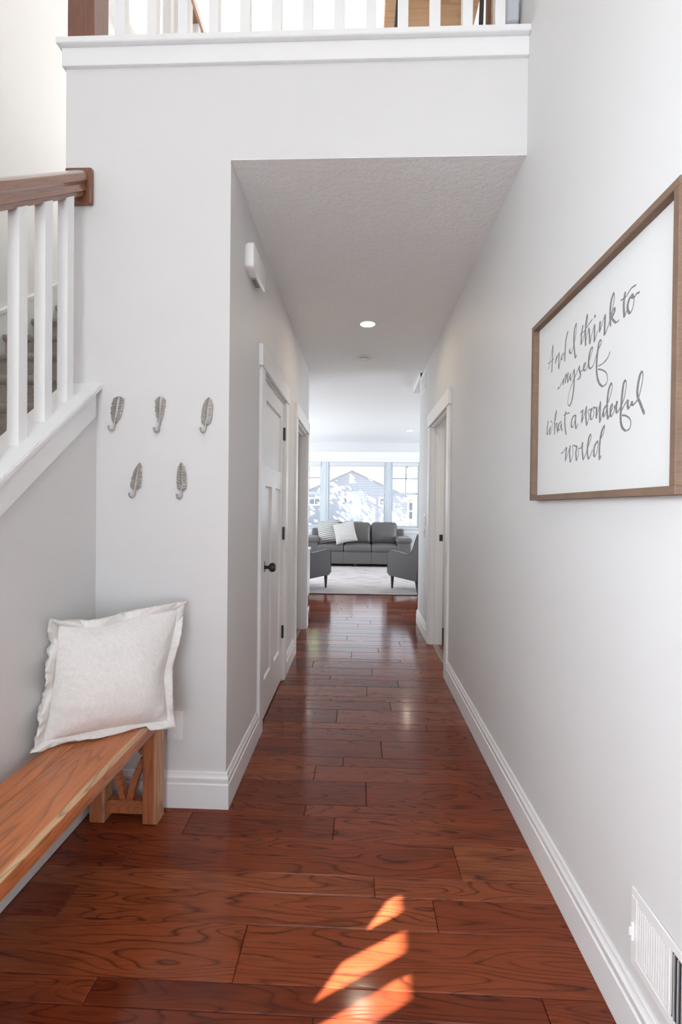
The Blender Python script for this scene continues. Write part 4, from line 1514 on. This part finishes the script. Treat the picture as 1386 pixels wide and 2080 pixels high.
throw_pillow('throw_pillow', 'cream ribbed throw pillow at the left end of the grey sofa', (-0.655, 10.315, 0.755), (R(-20), R(-10), R(-4)), 0.49, 0.49, 0.085, 'ribbed', 'sofa throw pillows')
throw_pillow('throw_pillow', 'plain cream throw pillow tilted in front of the ribbed one', (-0.290, 10.165, 0.745), (R(-22), R(-11), R(6)), 0.46, 0.46, 0.08, 'cream_knit', 'sofa throw pillows')

# second set of furniture: the two armchairs
def armchair(label, loc, rotz):
    t = thing('armchair', label, 'armchair', loc, rotz, 'grey armchairs on the rug')
    W = 0.70
    prof = [(0.36, 0.215), (0.372, 0.235), (0.372, 0.570), (0.355, 0.600), (0.30, 0.608), (0.12, 0.596), (-0.05, 0.578), (-0.16, 0.578), (-0.225, 0.605),
            (-0.275, 0.680), (-0.330, 0.800), (-0.375, 0.890), (-0.420, 0.885), (-0.405, 0.600), (-0.372, 0.215), (-0.355, 0.195), (0.34, 0.200)]
    for s in (-1, 1):
        bm = NB()
        x0 = s * (W / 2)
        x1 = s * (W / 2 - 0.075)
        prism(bm, prof, 'X', min(x0, x1), max(x0, x1))
        bmesh.ops.bevel(bm, geom=[e for e in bm.edges if abs(e.verts[0].co.x - e.verts[1].co.x) < 1e-5], offset=0.012, segments=2, affect='EDGES')
        obj('side_panel', bm, 'armchair', t)
        P = [(x0, p[0], p[1]) for p in prof[1:12]]
        obj('welt', tube(NB(), P, 0.006, 6), 'armchair', t)
    obj('seat_base', rbox(NB(), (0, 0.02, 0.27), (W / 2 - 0.078, 0.335, 0.065), 0.02, 3), 'armchair', t)
    obj('seat_cushion', rbox(NB(), (0, 0.04, 0.395), (W / 2 - 0.080, 0.33, 0.065), 0.045, 5, (0, 0, 0.018)), 'armchair', t)
    bm = rbox(NB(), (0, 0, 0), (W / 2 - 0.080, 0.075, 0.30), 0.05, 5, (0, 0.02, 0.01))
    bmesh.ops.rotate(bm, verts=bm.verts, cent=(0, 0, 0), matrix=Matrix.Rotation(R(14), 3, 'X'))
    bmesh.ops.translate(bm, verts=bm.verts, vec=(0, -0.315, 0.63))
    obj('backrest', bm, 'armchair', t)
    for s in (-1, 1):
        for y, lean in ((0.30, 0.0), (-0.31, -0.045)):
            x = s * (W / 2 - 0.045)
            obj('leg', loft(NB(), [[(x + r * a, y + lean * (0.2 - z) / 0.2 + r * b, z) for a, b in ((-1, -1), (1, -1), (1, 1), (-1, 1))] for z, r in ((0.0, 0.010), (0.205, 0.020))]), 'chair_leg', t, smooth=False)
    return t


armchair('grey upholstered armchair at the right edge of the rug', (0.958, 7.37, 0.012), R(31.5))
armchair('grey upholstered armchair at the left edge of the rug', (-0.925, 7.33, 0.012), R(-31.5))

# white console just past the left wall end
co = thing('white_console', 'white low console with a dark recessed base past the left hall corner', 'cabinet', (-0.86, 5.68, 0))
obj('cabinet_body', bx((-0.25, -0.15, 0.215), (0.262, 0.15, 0.755), 0.003), 'trim', co)
obj('top', bx((-0.26, -0.16, 0.755), (0.272, 0.16, 0.785), 0.003), 'trim', co)
obj('recessed_base', bx((-0.24, -0.135, 0.055), (0.25, 0.14, 0.215)), 'dark', co)
obj('plinth', bx((-0.25, -0.15, 0.0), (0.258, 0.15, 0.055), 0.002), 'trim', co)

# loft cushion and small white lamp
bm = rbox(NB(), (0, 0, 0.21), (0.045, 0.05, 0.21), 0.04, 4, (0.01, 0.02, 0))
bmesh.ops.rotate(bm, verts=bm.verts, cent=(0, 0, 0), matrix=Matrix.Rotation(R(10), 3, 'Y'))
obj('cushion_body', bm, 'linen', cu)
cu.location = (0.60, 2.30, ZL)
fl = thing('desk_fan', 'small white appliance on a slim stand at the right end of the loft railing', 'appliance', (0.635, 2.08, ZL))
obj('foot', lathe(NB(), [(0, 0), (0.032, 0), (0.030, 0.012), (0.012, 0.02), (0, 0.02)], 24), 'plastic', fl)
obj('stem', tube(NB(), [(0, 0, 0.015), (0.004, 0, 0.10), (-0.006, 0, 0.18)], 0.008, 10), 'plastic', fl)
bm = rbox(NB(), (0, 0, 0.22), (0.030, 0.03, 0.06), 0.02, 3)
obj('head', bm, 'vinyl', fl)

# ---- outdoors
GZ = -0.55
tag(struct('ground', bx((-60, YW + 0.16, GZ - 0.2), (60, 90, GZ)), 'lawn'), 'pale dry lawn outside the living room window')
hz0 = YW
nh = thing('neighbour_house', 'pale blue sided house with a white-trimmed gable outside the window', 'house', (-0.63, 42, GZ))
off = (0.63, -42, -GZ)
PX, PZ, SL = -0.63, 4.70, 0.452
x0, x1 = -5.65, 4.40
bm = prism(NB(), [(x0, GZ), (x1, GZ), (x1, PZ - SL * (x1 - PX)), (PX, PZ), (x0, PZ - SL * (PX - x0))], 'Y', 42.02, 50)
obj('wall', bm, 'siding', nh, off, smooth=False)
bm = NB()
z = GZ
while z < PZ - 0.1:
    zt = z + 0.155
    hwR = min(x1, PX + (PZ - z) / SL - 0.02)
    hwL = max(x0, PX - (PZ - z) / SL + 0.02)
    hR2 = min(x1, PX + max(0.02, (PZ - zt) / SL - 0.02))
    hL2 = max(x0, PX - max(0.02, (PZ - zt) / SL - 0.02))
    loft(bm, [[(hwL, 41.985, z), (hwR, 41.985, z), (hwR, 42.03, z), (hwL, 42.03, z)], [(hL2, 41.992, zt - 0.03), (hR2, 41.992, zt - 0.03), (hR2, 42.03, zt - 0.03), (hL2, 42.03, zt - 0.03)]])
    z = zt
tag(obj('siding_boards', bm, 'siding', nh, off, smooth=False), None, kind='stuff')
bm = NB()
for s in (-1, 1):
    ex = (PX + s * 5.35) if s < 0 else (x1 + 0.04)
    ez = PZ - SL * abs(ex - PX)
    prism(bm, [(PX, PZ + 0.20), (ex, ez + 0.20), (ex, ez + 0.10), (PX, PZ + 0.10)], 'Y', 41.9, 50.2)
obj('roof', bm, 'roof', nh, off, smooth=False)
bm = NB()
for s in (-1, 1):
    ex = (PX + s * 5.35) if s < 0 else (x1 + 0.04)
    ez = PZ - SL * abs(ex - PX)
    prism(bm, [(PX, PZ + 0.21), (ex, ez + 0.21), (ex, ez - 0.12), (PX, PZ - 0.12)], 'Y', 41.86, 41.905)
obj('rake_board', bm, 'ext_trim', nh, off, smooth=False)
obj('corner_board', bx((x1 - 0.10, 41.95, GZ), (x1 + 0.01, 42.1, PZ - SL * (x1 - PX) - 0.05)), 'ext_trim', nh, off, smooth=False)
obj('gable_vent', bx((-0.88, 41.95, 3.45), (-0.42, 42.0, 4.05), 0.01), 'ext_trim', nh, off)
obj('wall_lamp', lathe(NB(), [(0, 2.78), (0.10, 2.80), (0.12, 2.95), (0.05, 3.02), (0, 3.03)], 14, 'Z', (-0.76, 41.93, 0)), 'vinyl', nh, off)
for wx0, wx1, wz0, wz1 in ((-1.59, -0.40, 1.43, 2.24), (1.75, 2.98, 1.43, 2.22), (-4.55, -3.36, 1.43, 2.16)):
    bm = NB()
    box(bm, (wx0, 41.93, wz0), (wx1, 42.01, wz0 + 0.14))
    box(bm, (wx0, 41.93, wz1 - 0.14), (wx1, 42.01, wz1))
    box(bm, (wx0, 41.93, wz0 + 0.14), (wx0 + 0.16, 42.01, wz1 - 0.14))
    box(bm, (wx1 - 0.16, 41.93, wz0 + 0.14), (wx1, 42.01, wz1 - 0.14))
    c = (wx0 + wx1) / 2
    box(bm, (c - 0.035, 41.94, wz0 + 0.14), (c + 0.035, 42.01, wz1 - 0.14))
    w_ = obj('window', bm, 'ext_trim', nh, off, smooth=False)
    for a, b in ((wx0 + 0.16, c - 0.035), (c + 0.035, wx1 - 0.16)):
        obj('pane', bx((a, 41.965, wz0 + 0.14), (b, 41.99, wz1 - 0.14)), 'pane_dark', w_, smooth=False)
# porch wing at the right of the house
pwg = thing('porch', 'small white porch with a glazed door at the right of the blue house', 'porch', (4.95, 43, GZ))
off = (-4.95, -43, -GZ)
obj('wall', bx((4.48, 43.0, GZ), (6.6, 45, 2.05)), 'ext_trim', pwg, off, smooth=False)
obj('roof', prism(NB(), [(4.48, 2.05), (6.7, 2.05), (6.7, 2.1), (5.4, 2.38), (4.48, 2.15)], 'Y', 42.6, 45), 'ext_trim', pwg, off, smooth=False)
for z0, z1 in ((0.35, 0.95), (1.1, 1.75)):
    obj('door_glass', bx((4.62, 42.95, z0), (4.85, 43.0, z1)), 'pane_dark', pwg, off, smooth=False)
gr = thing('garage', 'grey-roofed garage beyond the blue house seen through the right window', 'garage', (5.2, 56, GZ))
off = (-5.2, -56, -GZ)
obj('wall', bx((2.4, 56.5, GZ), (8.4, 62, 2.6)), 'ext_trim', gr, off, smooth=False)
obj('roof', prism(NB(), [(1.9, 2.55), (5.4, 4.35), (8.9, 2.55)], 'Y', 56, 62.3), 'roof', gr, off, smooth=False)


def tree(x, y, h, seed, label, leafy=0):
    rnd = random.Random(seed)
    t = thing('tree', label, 'tree', (x, y, GZ), 0, 'bare trees behind the blue house')
    tb, br, lf = NB(), NB(), NB()

    def grow(p, d, L, r, lvl):
        q = p + d * L
        tube(tb if lvl == 0 else br, [p, p + d * L * 0.5 + Vector((rnd.uniform(-1, 1), rnd.uniform(-1, 1), 0)) * L * 0.05, q], [r, r * 0.8, r * 0.62], 5 if lvl < 2 else 3)
        if lvl >= 4:
            if leafy:
                for _ in range(3):
                    c = q + Vector((rnd.uniform(-.3, .3), rnd.uniform(-.3, .3), rnd.uniform(-.3, .3)))
                    a, b = Vector((rnd.uniform(-1, 1), rnd.uniform(-1, 1), rnd.uniform(-1, 1))) * 0.13, Vector((rnd.uniform(-1, 1), rnd.uniform(-1, 1), rnd.uniform(-1, 1))) * 0.13
                    lf.faces.new([lf.verts.new(c - a), lf.verts.new(c + b), lf.verts.new(c + a), lf.verts.new(c - b)])
            return
        for _ in range(3 if lvl < 3 else 2):
            e = (d + Vector((rnd.uniform(-1, 1), rnd.uniform(-1, 1), rnd.uniform(-0.25, 0.8))) * 0.75).normalized()
            grow(p + d * L * rnd.uniform(0.6, 1.0), e, L * rnd.uniform(0.6, 0.8), r * 0.55, lvl + 1)
    grow(Vector((0, 0, 0)), Vector((rnd.uniform(-.05, .05), 0, 1)).normalized(), h * 0.36, h * 0.018, 0)
    obj('trunk', tb, 'bark', t)
    obj('branches', br, 'bark', t, smooth=False)
    if leafy:
        tag(obj('leaves', lf, 'leaf', t, smooth=False), None, kind='stuff')
    return t


tree(-4.2, 55, 8.4, 3, 'pale bare tree rising behind the left slope of the blue gable')
tree(1.0, 53.5, 7.4, 5, 'pale bare tree rising behind the right slope of the blue gable')
tree(-8.2, 54, 8.0, 8, 'pale bare tree beyond the left sash of the window')
tree(8.0, 66, 9.5, 12, 'yellow-green budding tree behind the grey-roofed garage', leafy=1)


def shade_tree(x, y, zc, r, seed, label):
    rnd = random.Random(seed)
    t = thing('leafy_tree', label, 'tree', (x, y, GZ), 0, 'leafy trees at the side of the yard')
    obj('trunk', tube(NB(), [(0, 0, 0), (0.1, 0, (zc - GZ) * 0.5), (0, 0, zc - GZ + r * 0.6)], [0.22, 0.17, 0.06], 8), 'bark', t)
    lf = NB()
    for _ in range(150):
        d = Vector((rnd.gauss(0, 1), rnd.gauss(0, 1), rnd.gauss(0, 1))).normalized() * r * rnd.random() ** 0.4
        for _ in range(11):
            c = d + Vector((rnd.gauss(0, .45), rnd.gauss(0, .45), rnd.gauss(0, .45))) + Vector((0, 0, zc - GZ))
            a = Vector((rnd.uniform(-1, 1), rnd.uniform(-1, 1), rnd.uniform(-1, 1))).normalized() * 0.20
            b = a.cross(Vector((rnd.uniform(-1, 1), rnd.uniform(-1, 1), rnd.uniform(-1, 1)))).normalized() * 0.16
            lf.faces.new([lf.verts.new(c - a), lf.verts.new(c + b), lf.verts.new(c + a), lf.verts.new(c - b)])
    tag(obj('leaves', lf, 'leaf', t, smooth=False), None, kind='stuff')
    return t


shade_tree(-12.3, 36.2, 7.4, 2.9, 21, 'leafy tree shading the left half of the blue gable')
shade_tree(-5.4, 37.8, 8.7, 2.9, 22, 'leafy tree shading the right half of the blue gable')
